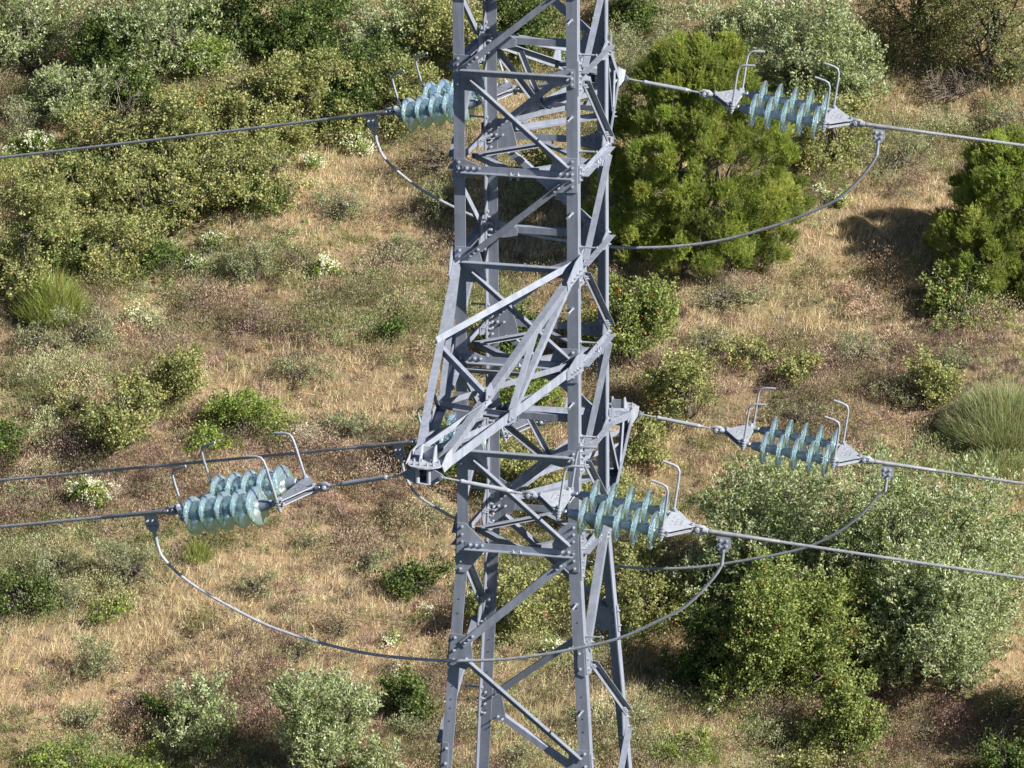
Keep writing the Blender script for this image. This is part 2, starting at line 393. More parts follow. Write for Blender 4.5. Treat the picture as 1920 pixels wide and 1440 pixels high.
# ------------------------------------------------------------------ crossarms
BW = .085
def crossarm(sg, kt, kb, Lo, dztip=.0):
    n = v*sg; e = -u*sg; hs = S/2
    zt, zb = zl(kt), zl(kb)
    c0 = TC+n*hs
    tip = TC+n*(hs+Lo)+z*(zb+dztip)
    RB, LB = c0+e*(hs+.012)+z*(zb-.03), c0-e*(hs+.012)+z*(zb-.03)
    RT, LTp = c0+e*(hs+.012)+z*(zt+.03), c0-e*(hs+.012)+z*(zt+.03)
    mb = MB()
    # the tip: two rounded cover plates held apart by webs and posts, with an ear on each side
    for dz, k_ in ((.068, 1.0), (-.080, .68)):
        pts = [tip+e*x*k_+n*y*k_+z*dz for x, y in ((-.14, -.16), (.17, -.16), (.165, -.02), (.14, .045), (.09, .09), (.03, .112), (-.03, .112), (-.09, .09), (-.13, .045), (-.145, -.02))]
        mb.plate(pts if sg < 0 else pts[::-1], z, .011)
    for x in (-.062, .062): mb.box(tip+e*x-n*.03+z*-.003, e*.006, n*.07, z*.069)
    mb.box(tip-n*.11+z*-.003, e*.10, n*.006, z*.069)
    for x in (-.050, .050): mb.tube([tip+e*x+n*.045-z*.075, tip+e*x+n*.045+z*.072], .021, 14)
    for x in (-.058, .058): mb.plate([tip+e*x-n*.03+z*.075, tip+e*x-n*.16+z*.075, tip+e*x-n*.16+z*.20, tip+e*x-n*.11+z*.20], e, .008)
    mb.box(tip-n*.15+z*.13, e*.052, n*.004, z*.055)
    for x in (-.15, .15): mb.plate([tip+e*x+n*.02+z*.078, tip+e*x-n*.05+z*.0, tip+e*x*.98-n*.40-z*.02, tip+e*x*.99-n*.42+z*.13, tip+e*x-n*.14+z*.135], e*np.sign(x), .007)
    arm = T(mb.build('crossarm', STEEL_B))
    def sub(name, m_, mat=STEEL):
        o = m_.build(name, mat); o.parent = arm
        return o
    m_ = MB()
    for x in (-.105, -.04, .04, .105): m_.bolt(tip+e*x-n*.06+z*.080, z, back=0, r=.011); m_.bolt(tip+e*x*.8+n*.04+z*.080, z, back=0, r=.011)
    sub('bolt', m_, STEEL_B)['kind'] = 'stuff'
    def chord(P, side, topc, w):
        end = tip+e*side*.118-n*.06+z*(.055 if topc else -.02)
        d = end-P; d /= np.linalg.norm(d)
        m_ = MB()
        if topc: m_.Lbar(P-d*.05, end+d*.05, -z, -e*side, w, .007)
        else: m_.Lbar(P-d*.05, end+d*.05, z, -e*side, w, .008)
        sub('chord', m_)
        return end
    eRB = chord(RB, 1, False, BW); eLB = chord(LB, -1, False, BW); eRT = chord(RT, 1, True, .065); eLT = chord(LTp, -1, True, .065)
    mix = lambda P, Q, t: P+(Q-P)*t
    mRB, mLB = mix(RB, eRB, .5), mix(LB, eLB, .45)
    mLT, mRT = mix(LTp, eLT, .42), mix(RT, eRT, .66)
    def ab(P, Q, a, b, w=.05):
        m_ = MB(); m_.Lbar(P, Q, a, b, w, .005); sub('arm_brace', m_)
    ab(RT-e*.02, mRB-e*.01, -z, -e); ab(LTp+e*.02, mLB+e*.01, -z, e)         # side faces
    ab(RT-e*.03+z*.012, mLT+e*.01, -n, z, .055); ab(mLT+e*.01-z*.01, mRT-e*.01, -n, -z); ab(mRT-z*.01, mix(LTp, eLT, .93), n, -z)   # top plan
    ab(RB-e*.02+z*.03, mLB+z*.012, -n, z); ab(mLB+z*.03, mRB+z*.024, n, z)                         # bottom plan
    ab(mRB, mix(LB, eLB, .88), n, z)
    ab(mix(RB, eRB, .25)+z*.01, mix(LB, eLB, .72)+z*.006, n, z, .045); ab(mix(RT, eRT, .30)-z*.02, mRB+z*.03, -n, -e, .045); ab(mix(LTp, eLT, .62)-z*.02, mLB+z*.02, -n, e, .04)
    for P_, side, q in ((RB, 1, eRB), (LB, -1, eLB), (RT, 1, eRT), (LTp, -1, eLT), (mRB, 1, eRB), (mRT, 1, eRT)):
        dd = (q-P_)/np.linalg.norm(q-P_); up_ = np.cross(dd, e); up_ = up_ if up_[2] > 0 else -up_; big = P_ is RB or P_ is RT or P_ is LB or P_ is LTp
        o_ = P_+e*side*.003+up_*(.02 if P_[2] < zt-.1 else -.02); m_ = MB(); h1, h2 = (.13, .30) if big else (.09, .09)
        if big: pts_ = [o_-dd*.06-up_*.05, o_+dd*h2-up_*.035, o_+dd*h2+up_*.05, o_+dd*.08+up_*h1, o_-dd*.06+up_*h1]
        else: pts_ = [o_-dd*h2-up_*.04, o_+dd*h2-up_*.04, o_+dd*h2*.6+up_*h1, o_-dd*h2*.6+up_*h1]
        m_.plate(pts_, e*side, .007); sub('gusset_plate', m_)
        m_ = MB()
        for j in range(4 if big else 2): m_.bolt(o_+e*side*.008+dd*(.02+.062*j)+up_*.005, e*side, r=.011, back=0)
        sub('bolt', m_, STEEL_B)['kind'] = 'stuff'
    m_ = MB(); m_.plate([RB+n*.0+e*.012-z*.05, RB+n*.25+e*.012-z*.05, RB+n*.25+e*.012+z*.06, RB+e*.012+z*.09], e, .006) if False else None
    ears = {}
    for nm, s2 in (('right', 1), ('left', -1)):
        o = tip+u*s2*.070-z*.003; m2 = MB()
        pts = [o-n*.0+z*.07-z*.0, o+z*-.07, o+u*s2*.085-z*.035, o+u*s2*.115-z*.0, o+u*s2*.085+z*.025]
        pts = [p-n*.006+n*.05 for p in pts]
        if s2*sg > 0: pts = pts[::-1]
        m2.plate(pts, n, .012); m2.tube([o+u*s2*.087-z*.006+n*.03, o+u*s2*.087-z*.006+n*.075], .016, 8)
        sub('ear_plate', m2)
        ears[nm] = o+u*s2*.09-z*.006+n*.05
    return tip, ears
def fit_len(sg, kb, tx):         # arm length so that its tip lies where the photo shows it
    lo, hi = 1., 6.
    f = lambda L_: proj(TC+v*sg*(S/2+L_)+z*zl(kb))[0]
    for _ in range(50):
        m_ = (lo+hi)/2
        if (f(m_) < tx) == (sg > 0): lo = m_
        else: hi = m_
    return lo
arms = {}
for key, sg, kt, kb, tx in (('near', -1, 2, 3, 796), ('top', 1, 0, 1, 1141), ('low', 1, 4, 5, 1167)):
    dzt = {'near': -.05, 'top': -.035, 'low': .05}[key]
    L_ = fit_len(sg, kb, tx); tip = TC+v*sg*(S/2+L_)+z*zl(kb); print('ARM', key, round(L_, 2), [round(float(q)) for q in proj(tip)])
    arms[key] = crossarm(sg, kt, kb, L_, dzt)
    print('   ears', {k2: [round(float(q)) for q in proj(p)] for k2, p in arms[key][1].items()})

# bolts: those of the near face one by one, the rest as one part
for P, n, bk in bolts_front[:100]:
    m_ = MB(); m_.bolt(P, n, back=bk); T(m_.build('bolt', STEEL_B))
m_ = MB()
for P, n, bk in bolts_front[100:]+bolts_rest: m_.bolt(P, n, back=bk)
T(tag(m_.build('bolt', STEEL_B), kind='stuff'))
print('bolts', len(bolts_front), len(bolts_rest))

# ================================================================== INSULATOR SETS (local x along the string, z up)
def make_set():
    root = empty('insulator_set')
    X = np.array([1., 0, 0]); Y = np.array([0, 1., 0]); Zv = np.array([0, 0, 1.])
    m_ = MB(); m_.tube([(0, 0, 0), (.16, 0, 0)], .0085, 8); m_.tube([(.155, 0, 0), (.165, 0, 0), (.175, 0, 0), (.20, 0, 0), (.555, 0, 0), (.56, 0, 0), (.565, 0, 0), (.60, 0, 0)], [.014, .021, .021, .017, .021, .021, .017, .016], 12)
    m_.tube([(.60, 0, 0), (.71, 0, 0)], .0095, 8)
    m_.build('tension_rod', STEEL_B, root, True)
    def clevis(x0, x1):
        m_ = MB()
        for s_ in (-1, 1): m_.tube([(x0, 0, s_*.008), (x0+.03, 0, s_*.024), (x1-.03, 0, s_*.024), (x1, 0, s_*.012)], [.010, .017, .017, .010], 8)
        m_.tube([(x0+.045, -.042, 0), (x0+.045, .042, 0)], .018, 8); m_.tube([(x0+.045, -.05, 0), (x0+.045, .05, 0)], .010, 8)
        m_.lathe([(-.03, .012), (-.02, .026), (.02, .026), (.03, .012)], (x1-.01, 0, 0), X, 12)
        m_.build('clevis', STEEL_B, root, True)
    clevis(.685, .80)
    def yoke(xa, xb):
        o = None; W = .235; sg = 1 if xb > xa else -1
        for k_, dz in enumerate((.016, -.024)):
            m_ = MB(); pts = [(xa, -.03), (xb-sg*.03, -W-.03), (xb+sg*.02, -W-.025), (xb+sg*.03, -W), (xb+sg*.03, W), (xb+sg*.02, W+.025), (xb-sg*.03, W+.03), (xa, .03), (xa-sg*.03, 0)]
            if sg < 0: pts = pts[::-1]
            m_.plate([(x, y, dz) for x, y in pts], Zv, .009); m_.build('yoke_plate', STEEL_B, root)
        m_ = MB()
        for t_ in (.3, .5, .7):
            for y in (-.06, .0, .06): m_.tube([(xa+(xb-xa)*(t_+.2), y*t_*2, .0255), (xa+(xb-xa)*(t_+.2), y*t_*2, .0262)], .006, 8)
        h_ = m_.build('bolt_hole', HOLE, root); h_['kind'] = 'stuff'
        for px_, y in ((xb, -W), (xb, W), (xa, 0)):
            m_ = MB(); m_.tube([(px_, y, -.045), (px_, y, .045)], .013, 8); m_.tube([(px_, y, .026), (px_, y, .037)], .021, 6); m_.tube([(px_, y, -.035), (px_, y, -.025)], .021, 6)
            m_.build('yoke_pin', STEEL_B, root)
    yoke(.83, 1.02); yoke(2.10, 1.91)
    X0, DX = 1.195, .1465
    prof = [(.0, .036), (.004, .060), (.012, .105), (.022, .142), (.034, .155), (.044, .158), (.052, .155), (.054, .149), (.047, .144), (.038, .136),
            (.046, .112), (.048, .108), (.038, .102), (.034, .098), (.050, .088), (.053, .084), (.040, .076), (.038, .070), (.050, .058), (.052, .054), (.040, .046), (.034, .036)]
    for y in (-.235, .235):
        m_ = MB(); m_.tube([(1.02, y, 0), (1.06, y, 0), (1.075, y, 0), (X0-.105, y, 0), (X0-.095, y, 0)], [.014, .014, .022, .026, .02], 10)
        m_.build('ball_link', STEEL_D, root, True)
        for i in range(5):
            x = X0+DX*i
            m_ = MB(); m_.lathe(prof, (x, y, 0), X, 40, closed=True); g = m_.build('insulator_disc', GLASS, root, True)
            m_ = MB(); m_.lathe([(-.088, .024), (-.083, .034), (-.06, .038), (-.02, .047), (.0, .050), (.004, .046), (.006, .03), (.03, .028), (.045, .020), (.062, .012)], (x, y, 0), X, 20)
            m_.build('metal_cap', STEEL_D, g, True)
        m_ = MB(); xe = X0+DX*4; m_.tube([(xe+.055, y, 0), (xe+.07, y, 0), (xe+.09, y, 0), (xe+.13, y, 0)], [.012, .022, .022, .014], 10); m_.build('ball_link', STEEL_B, root, True)
    for xb, sg in ((1.035, 1), (1.895, -1)):
        for y in (-.255, .255):
            m_ = MB(); pts = [(xb, y, -.07), (xb, y, .30), (xb+sg*.004, y, .36), (xb+sg*.02, y, .395), (xb+sg*.055, y, .41), (xb+sg*.15, y, .425)]
            m_.tube(pts, .0105, 10)
            for q, r_ in ((-.055, .017), (-.035, .022), (-.012, .026), (.012, .024), (.035, .018)): m_.tube([(xb, y, q), (xb, y, q+.012)], r_, 10)
            m_.box((xb-sg*.02, y*.97, -.01), (.03, 0, 0), (0, .010, 0), (0, 0, .010))
            m_.build('arcing_horn', STEEL_B, root, True)
    clevis(2.10, 2.22)
    # dead-end clamp: its own origin at the clevis, so it can follow the conductor
    m_ = MB(); m_.tube([(0, 0, 0), (.02, 0, 0), (.06, 0, 0), (.08, 0, 0), (.30, 0, 0), (.31, 0, 0), (.60, 0, 0), (.61, 0, 0)], [.012, .022, .022, .019, .019, .0175, .0165, .012], 14)
    m_.box((.16, 0, -.03), (.055, 0, 0), (0, .010, 0), (0, 0, .02))
    cl = m_.build('dead_end_clamp', ALU, root, True); cl.location = (2.21, 0, 0)
    m_ = MB()
    m_.plate([(.105, -.012, -.03), (.215, -.012, -.03), (.215, -.012, -.12), (.19, -.012, -.155), (.13, -.012, -.155), (.105, -.012, -.12)], (0, 1, 0), .024)
    for bx in (.135, .185):
        for bz in (-.06, -.105): m_.bolt((bx, -.012, bz), np.array([0, -1., 0]), .011, .01, back=.03)
    m_.tube([(.16, 0, -.13), (.16, 0, -.16), (.16, 0, -.165), (.16, 0, -.27)], [.018, .02, .0165, .015], 12)
    m_.build('jumper_lug', STEEL_B, cl, True)
    return root
proto = make_set()
def copy_tree(o, parent=None):
    c = o.copy(); COL.objects.link(c)
    if parent: c.parent = parent; c.matrix_parent_inverse = o.matrix_parent_inverse
    for ch in list(o.children): copy_tree(ch, c)
    return c
azR = np.array([math.cos(math.radians(12)), -math.sin(math.radians(12)), 0]); azL = np.array([-math.cos(math.radians(26)), math.sin(math.radians(26)), 0])
sets = [  # key, side, apex pixel after the second yoke, edge pixel of the conductor, roll in degrees, label
 ('near', 'right', (1298, 990), (1920, 1085), 0, 'glass disc string pair running right from the near arm across the pylon leg'),
 ('near', 'left', (335, 955), (0, 988), 5, 'glass disc string pair left of the pylon, low in the open over dry grass'),
 ('top', 'right', (1595, 228), (1920, 273), 0, 'upper right glass disc string pair in front of the round bright green pine'),
 ('top', 'left', (742, 207), (0, 298), 5, 'upper left glass disc string pair partly hidden behind the front left leg'),
 ('low', 'right', (1612, 860), (1920, 907), 0, 'middle right glass disc string pair above the silvery tree'),
 ('low', 'left', (790, 826), (0, 903), 5, 'glass disc string pair mostly hidden behind the near crossarm lattice')]
lug_top = {}
wire_spec = []
for i, (key, side, apx, epx, roll, label) in enumerate(sets):
    o = proto if i == 0 else copy_tree(proto)
    az = azR if side == 'right' else azL
    E_ = arms[key][1][side]
    A_ = at_plane(apx[0], apx[1], E_, az)
    d = A_-E_; Ln = np.linalg.norm(d); d /= Ln
    print('SET', key, side, 'len', round(Ln, 2), 'dip', round(math.degrees(math.asin(-d[2])), 1))
    k_ = Ln/2.10
    lat = np.cross(z, d); lat /= np.linalg.norm(lat); upv = np.cross(d, lat)
    rr = math.radians(roll)*(-1 if side == 'left' else 1)
    lat2 = lat*math.cos(rr)+upv*math.sin(rr); up2 = np.cross(d, lat2)
    Mx = Matrix.Identity(4)
    for r_ in range(3): Mx[r_][0] = d[r_]; Mx[r_][1] = lat2[r_]; Mx[r_][2] = up2[r_]; Mx[r_][3] = E_[r_]
    o.matrix_world = Mx @ Matrix.Scale(k_, 4, (1, 0, 0)) if abs(k_-1) > .02 else Mx
    o.matrix_world = Mx @ Matrix.Scale(k_, 4)
    tag(o, label, 'insulator string', 'glass insulator strings on the pylon')
    cp = E_+d*2.21*k_
    W_ = at_plane(epx[0], epx[1], cp, az); wd = (W_-cp)/np.linalg.norm(W_-cp)
    cl = [c for c in o.children if c.name.startswith('dead_end_clamp')][0]
    # turn the clamp so that it follows the conductor and hangs plumb
    loc_d = Mx.to_3x3().inverted() @ Vector(wd)
    wl = np.cross(z, wd); wl /= np.linalg.norm(wl); wu = np.cross(wd, wl)
    Rw = Matrix.Identity(3)
    for r_ in range(3): Rw[r_][0] = wd[r_]; Rw[r_][1] = wl[r_]; Rw[r_][2] = wu[r_]
    cl.rotation_mode = 'QUATERNION'; cl.rotation_quaternion = (Mx.to_3x3().inverted() @ Rw).to_quaternion()
    lug_top[(key, side)] = cp+(wd*.16-wu*.27)*k_
    wire_spec.append((key, side, cp+wd*.60*k_, wd, az))
# conductors
wlab = {('near', 'right'): 'lowest conductor leaving to the right, in front of the silvery tree', ('near', 'left'): 'lowest conductor leaving to the left over brown scrub',
        ('top', 'right'): 'highest conductor leaving to the right past the pine', ('top', 'left'): 'highest conductor leaving to the left across the yellow green wood',
        ('low', 'right'): 'middle conductor leaving to the right above the silvery tree', ('low', 'left'): 'middle conductor leaving to the left behind the arcing horns'}
for key, side, P, wd, az in wire_spec:
    n_ = 0; pts = []; t_ = 0
    while t_ < 7: pts.append(P+wd*t_+z*.0009*t_*t_); t_ += .02
    m_ = MB(); m_.tube(pts, .0125, 18, lobes=9, twist=14)
    P2 = pts[-1]; pts2 = [P2+wd*q+z*(.0009*((7+q)**2-49)) for q in (0, 8, 20, 40, 60)]
    m_.tube(pts2, .0125, 8)
    tag(m_.build('conductor', CABLE, None, True), wlab[(key, side)], 'power line', 'conductors of the power line')
# jumper loops, hanging in the vertical plane between the two lugs
jl = {'near': 'long jumper cable sagging low in front of the pylon', 'top': 'upper jumper cable sagging behind the pylon and across the pine', 'low': 'lower jumper cable sagging behind the pylon to the silvery tree'}
jp = {'near': [(306, 1046), (340, 1080), (400, 1120), (500, 1172), (600, 1205), (700, 1227), (800, 1237), (870, 1239), (960, 1235), (1060, 1220), (1160, 1197), (1243, 1160), (1273, 1145), (1303, 1121), (1331, 1091), (1345, 1073)],
      'top': [(718, 292), (742, 318), (790, 355), (850, 388), (920, 418), (985, 438), (1064, 452), (1150, 463), (1250, 463), (1350, 451), (1450, 424), (1520, 398), (1562, 378), (1590, 357), (1614, 333), (1634, 308)],
      'low': [(768, 908), (790, 934), (850, 970), (934, 1010), (980, 1025), (1090, 1053), (1200, 1065), (1300, 1064), (1400, 1050), (1500, 1030), (1560, 1004), (1600, 977), (1628, 950), (1647, 928)]}
def spline(P, n=8):
    P = [2*P[0]-P[1]]+list(P)+[2*P[-1]-P[-2]]; out = []
    for i in range(1, len(P)-2):
        for k in range(n):
            t = k/n; a, b, c, d = P[i-1], P[i], P[i+1], P[i+2]
            out.append(.5*((2*b)+(c-a)*t+(2*a-5*b+4*c-d)*t*t+(3*b-a-3*c+d)*t**3))
    out.append(P[-2]); return out
for key, pix in jp.items():
    A_, B_ = lug_top[(key, 'left')], lug_top[(key, 'right')]
    az = (B_-A_)*np.array([1, 1, 0]); az /= np.linalg.norm(az)
    print('LUG', key, [round(float(q)) for q in proj(A_)], [round(float(q)) for q in proj(B_)])
    P = [A_]+[at_plane(x, y, A_, az) for x, y in pix]+[B_]
    P = spline(P, 14); m_ = MB(); m_.tube(P, .0125, 18, lobes=9, twist=14)
    tag(m_.build('jumper_cable', CABLE, None, True), jl[key], 'jumper cable', 'jumper cables under the pylon')

#@@VEG@@
# ================================================================== VEGETATION
def unit(a): return a/np.maximum(np.linalg.norm(a, axis=-1, keepdims=True), 1e-9)
def pick(rng, cols, n, var=.16):
    c = np.array([q[1:] for q in cols], float); wt = np.array([q[0] for q in cols], float)
    o = c[rng.choice(len(c), n, p=wt/wt.sum())]
    return np.clip(o*(1+rng.normal(0, var, (n, 1)))*(1+rng.normal(0, .05, (n, 3))), .004, .95)
def leaf_geo(P, D, size, wid, rng, fold=True):
    """diamond shaped leaves: centre P, long axis D"""
    n = len(P); D = unit(D); sd = unit(np.cross(D, rng.normal(0, 1, (n, 3)))); sz = size*rng.uniform(.7, 1.3, (n, 1)); wd = wid*rng.uniform(.7, 1.3, (n, 1))
    V = np.stack([P-D*sz/2, P+sd*wd/2+D*sz*.05, P+D*sz/2, P-sd*wd/2+D*sz*.05], 1).reshape(-1, 3)
    return V, np.arange(4*n).reshape(n, 4), 4
def blade_geo(B, D, length, wid, rng):
    """narrow triangular blades rooted at B"""
    n = len(B); D = unit(D); sd = unit(np.cross(D, rng.normal(0, 1, (n, 3)))); L = (length*np.ones(n)*rng.uniform(.6, 1.25, n))[:, None]; wd = (wid*np.ones(n))[:, None]
    V = np.stack([B-sd*wd/2, B+sd*wd/2, B+D*L], 1).reshape(-1, 3)
    return V, np.arange(3*n).reshape(n, 3), 3
SP = {
 'olive': dict(L=.085, W=.034, cols=[(5, .32, .365, .185), (3, .47, .51, .32), (2, .16, .20, .07), (1, .26, .32, .10)], dens=2300, cl=20, spread=.085, up=.75),
 'oak':   dict(L=.060, W=.044, cols=[(5, .31, .325, .125), (3, .41, .40, .17), (3, .17, .20, .07), (.05, .42, .13, .06)], dens=2500, cl=22, spread=.085, up=.25),
 'dark':  dict(L=.065, W=.045, cols=[(5, .105, .155, .04), (3, .20, .25, .075), (4, .05, .08, .022)], dens=2400, cl=24, spread=.10, up=.25),
 'lime':  dict(L=.060, W=.042, cols=[(5, .23, .30, .07), (2, .32, .37, .10), (2, .12, .185, .04)], dens=2300, cl=20, spread=.085, up=.3),
 'redoak': dict(L=.062, W=.045, cols=[(5, .24, .29, .085), (3, .34, .37, .13), (4, .12, .165, .045), (.10, .5, .11, .05)], dens=2500, cl=22, spread=.09, up=.25),
 'brown': dict(L=.045, W=.022, cols=[(4, .23, .18, .12), (3, .28, .26, .13), (3, .14, .12, .07)], dens=1500, cl=16, spread=.10, up=.35),
 'heath': dict(L=.060, W=.016, cols=[(4, .27, .20, .165), (3, .16, .12, .09), (2, .36, .29, .20), (2, .22, .22, .12)], dens=2300, cl=16, spread=.09, up=1.0),
 'open':  dict(L=.06, W=.036, cols=[(5, .19, .215, .075), (3, .27, .28, .11), (3, .11, .13, .045), (1, .30, .20, .12)], dens=1250, cl=18, spread=.12, up=.2),
 'grey':  dict(L=.055, W=.020, cols=[(5, .29, .315, .165), (3, .39, .40, .24), (3, .17, .19, .09)], dens=2500, cl=18, spread=.075, up=1.1),
}
def lobes(rng, W, Hh, n, low=.25):
    L = []; n = int(n*1.5)
    for i in range(n):
        a = rng.uniform(0, 2*PI); r = math.sqrt(rng.uniform(.08, 1))*.43
        t = rng.uniform(0, 1)**1.15; zc = low*.6+(.84-low*.6)*t
        sh = 1-.42*abs(t-.3)
        rad = rng.uniform(.085, .21)
        L.append((W*r*math.cos(a)*sh, W*r*math.sin(a)*sh, Hh*zc, W*rad, Hh*rad*rng.uniform(.8, 1.1)))
    L.append((0, 0, Hh*.42, W*.22, Hh*.26)); return L
def crown_pts(rng, Ls, ncl, fill=.25):
    Ls = np.array(Ls); wt = Ls[:, 3]**2; k = rng.choice(len(Ls), ncl, p=wt/wt.sum())
    d = unit(rng.normal(0, 1, (ncl, 3))+np.array([0, 0, .18])); r = np.where(rng.uniform(0, 1, ncl) < fill, rng.uniform(.3, .85, ncl), rng.normal(.96, .10, ncl)+.16*rng.exponential(1, ncl)*(rng.uniform(0, 1, ncl) < .3))[:, None]
    L = Ls[k]; P = L[:, :3]+d*r*np.stack([L[:, 3], L[:, 3], L[:, 4]], 1)
    return P, d
def leafy(rng, sp, W, Hh, nl=9, low=.25):
    s = SP[sp]; Ls = lobes(rng, W, Hh, nl, low)
    area = W*Hh*1.35; N = int(s['dens']*area*.95); ncl = max(12, N//s['cl'])
    P, d = crown_pts(rng, Ls, ncl); keep = P[:, 2] > Hh*.03; P, d = P[keep], d[keep]; ncl = len(P)
    # drop clusters inside random pockets so that gaps show between the sprays
    npk = int(18+15*W); pk = np.stack([rng.uniform(-W/2, W/2, npk), rng.uniform(-W/2, W/2, npk), rng.uniform(.05, 1, npk)*Hh], 1); rk = rng.uniform(.10, .30, npk)*min(1, .35+W*.25)
    dist = np.min(np.linalg.norm(P[:, None]-pk[None], axis=2)/rk, 1); keep = (dist > 1) | (rng.uniform(0, 1, ncl) < .12); P, d = P[keep], d[keep]; ncl = len(P)
    cl = s['cl']; A = unit(d*.8+np.array([0, 0, s['up']])+rng.normal(0, .35, (ncl, 3)))
    C = np.repeat(P, cl, 0); Aa = np.repeat(A, cl, 0); t = rng.uniform(-1, 1, (len(C), 1))
    sp_ = s['spread']*np.repeat(rng.uniform(.7, 1.35, (ncl, 1)), cl, 0)
    X = C+Aa*t*sp_*1.35+rng.normal(0, 1, C.shape)*sp_*.48
    D = Aa*.9+rng.normal(0, .65, C.shape)
    V, F, k = leaf_geo(X, D, s['L'], s['W'], rng)
    cc = pick(rng, s['cols'], ncl, .10); cc = np.repeat(cc, cl, 0); ll = pick(rng, s['cols'], len(C), .18)
    m_ = rng.uniform(0, 1, (len(C), 1)) < .5; col = np.where(m_, cc*(1+rng.normal(0, .12, (len(C), 1))), ll)
    return V, F, np.repeat(np.clip(col, .004, .9), 4, 0), Ls
def needles(rng, W, Hh):
    Ls = []
    for i in range(int(50*W*1.6)):           # branch ends of a young, loosely conical pine
        t = rng.uniform(.0, 1.0)**1.15; prof = (1-max(0, t-.38)**1.6*1.45)*(.82+.18*min(1, t/.2)); rr = .5*max(.05, prof)*rng.uniform(.50, 1.10); a = rng.uniform(0, 2*PI)
        q = rng.uniform(.12, .30)
        Ls.append((W*rr*math.cos(a), W*rr*math.sin(a), Hh*(t*.93+.02), q, q*rng.uniform(.8, 1.5)))
    n = int(1550*W*Hh); LA = np.array(Ls); kk = rng.integers(0, len(LA), n); d = unit(rng.normal(0, 1, (n, 3))+np.array([0, 0, .35]))
    P = LA[kk, :3]+d*rng.uniform(.35, 1.05, (n, 1))*np.stack([LA[kk, 3], LA[kk, 3], LA[kk, 4]], 1)
    A = unit(d*.35+np.array([0, 0, .85])+unit(P*np.array([1, 1, 0])+1e-6)*.45+rng.normal(0, .25, (n, 3)))
    k = 24; B = np.repeat(P, k, 0); AA = np.repeat(A, k, 0); t = rng.uniform(0, .20, (n*k, 1))
    D = AA*1.0+rng.normal(0, .55, B.shape)
    V, F, _ = blade_geo(B+AA*t, D, .080, .012, rng)
    cols = [(4, .27, .33, .065), (3, .39, .44, .115), (3, .14, .185, .045)]
    lt = pick(rng, cols, len(LA), .14)[kk]; c = .5*lt+.5*pick(rng, cols, n, .16); c = np.repeat(c, k, 0)*(1+rng.normal(0, .15, (n*k, 1)))
    dd = rng.uniform(0, 1, n*k) < .03; c[dd] = np.array([.30, .20, .11])
    return V, F, np.repeat(np.clip(c, .004, .9), 3, 0), [l for l in Ls if rng.uniform() < .12][:26]
def tufted(rng, W, Hh, cols, n, length, wid, lean=.35, dome=True):
    a = rng.uniform(0, 2*PI, n); r = np.sqrt(rng.uniform(0, 1, n))*W/2
    h0 = np.maximum(0, 1-(2*r/W)**2)*Hh*.62*rng.uniform(0, 1, n) if dome else np.zeros(n)
    B = np.stack([r*np.cos(a), r*np.sin(a), h0], 1)
    D = np.stack([np.cos(a)*lean*(2*r/W), np.sin(a)*lean*(2*r/W), np.ones(n)], 1)+rng.normal(0, .28, (n, 3))
    V, F, _ = blade_geo(B, D, length, wid, rng)
    return V, F, np.repeat(pick(rng, cols, n, .2), 3, 0), [(0, 0, Hh*.4, W*.3, Hh*.3)]
def trunk_mesh(rng, W, Hh, Ls, r0, dead=False, drop=.5):
    mb = MB(); top = np.array([rng.normal(0, .04)*W, rng.normal(0, .04)*W, Hh*.55]); mid = top*.5+np.array([rng.normal(0, .05)*W, rng.normal(0, .05)*W, 0])
    base = np.array([0, 0, -drop])
    pts = spline([base, np.array([0, 0, .02]), mid, top], 5); n = len(pts)
    mb.tube(pts, list(np.linspace(r0, r0*.45, n)), 7)
    for L in Ls[:26]:
        e = np.array(L[:3])+np.array([0, 0, L[4]*.3]); s_ = pts[rng.integers(n//3, n-1)]
        m_ = (s_+e)/2+np.array([rng.normal(0, .05)*W, rng.normal(0, .05)*W, -.06*Hh]); q = spline([s_, m_, e], 4)
        mb.tube(q, list(np.linspace(r0*.42, r0*.10, len(q))), 5, caps=False)
        for _ in range(5 if dead else 3):
            b = q[rng.integers(len(q)//3, len(q))]; d = unit(rng.normal(0, 1, 3)+np.array([0, 0, .8]))
            e2 = b+d*W*rng.uniform(.08, .2); mb.tube([b, (b+e2)/2+rng.normal(0, .02, 3)*W, e2], [r0*.14, r0*.09, r0*.03], 4, caps=False)
            if dead:
                for _ in range(4):
                    b2 = b+(e2-b)*rng.uniform(.3, 1); d = unit(rng.normal(0, 1, 3)+np.array([0, 0, .6])); mb.tube([b2, b2+d*W*rng.uniform(.05, .13)], [.010, .004], 4, caps=False)
    return mb
TWIG = metal_mat('bare_twigs', (.20, .165, .13), .9, 0, .3, 12)
veg_i = [0]
PXM = 13011.
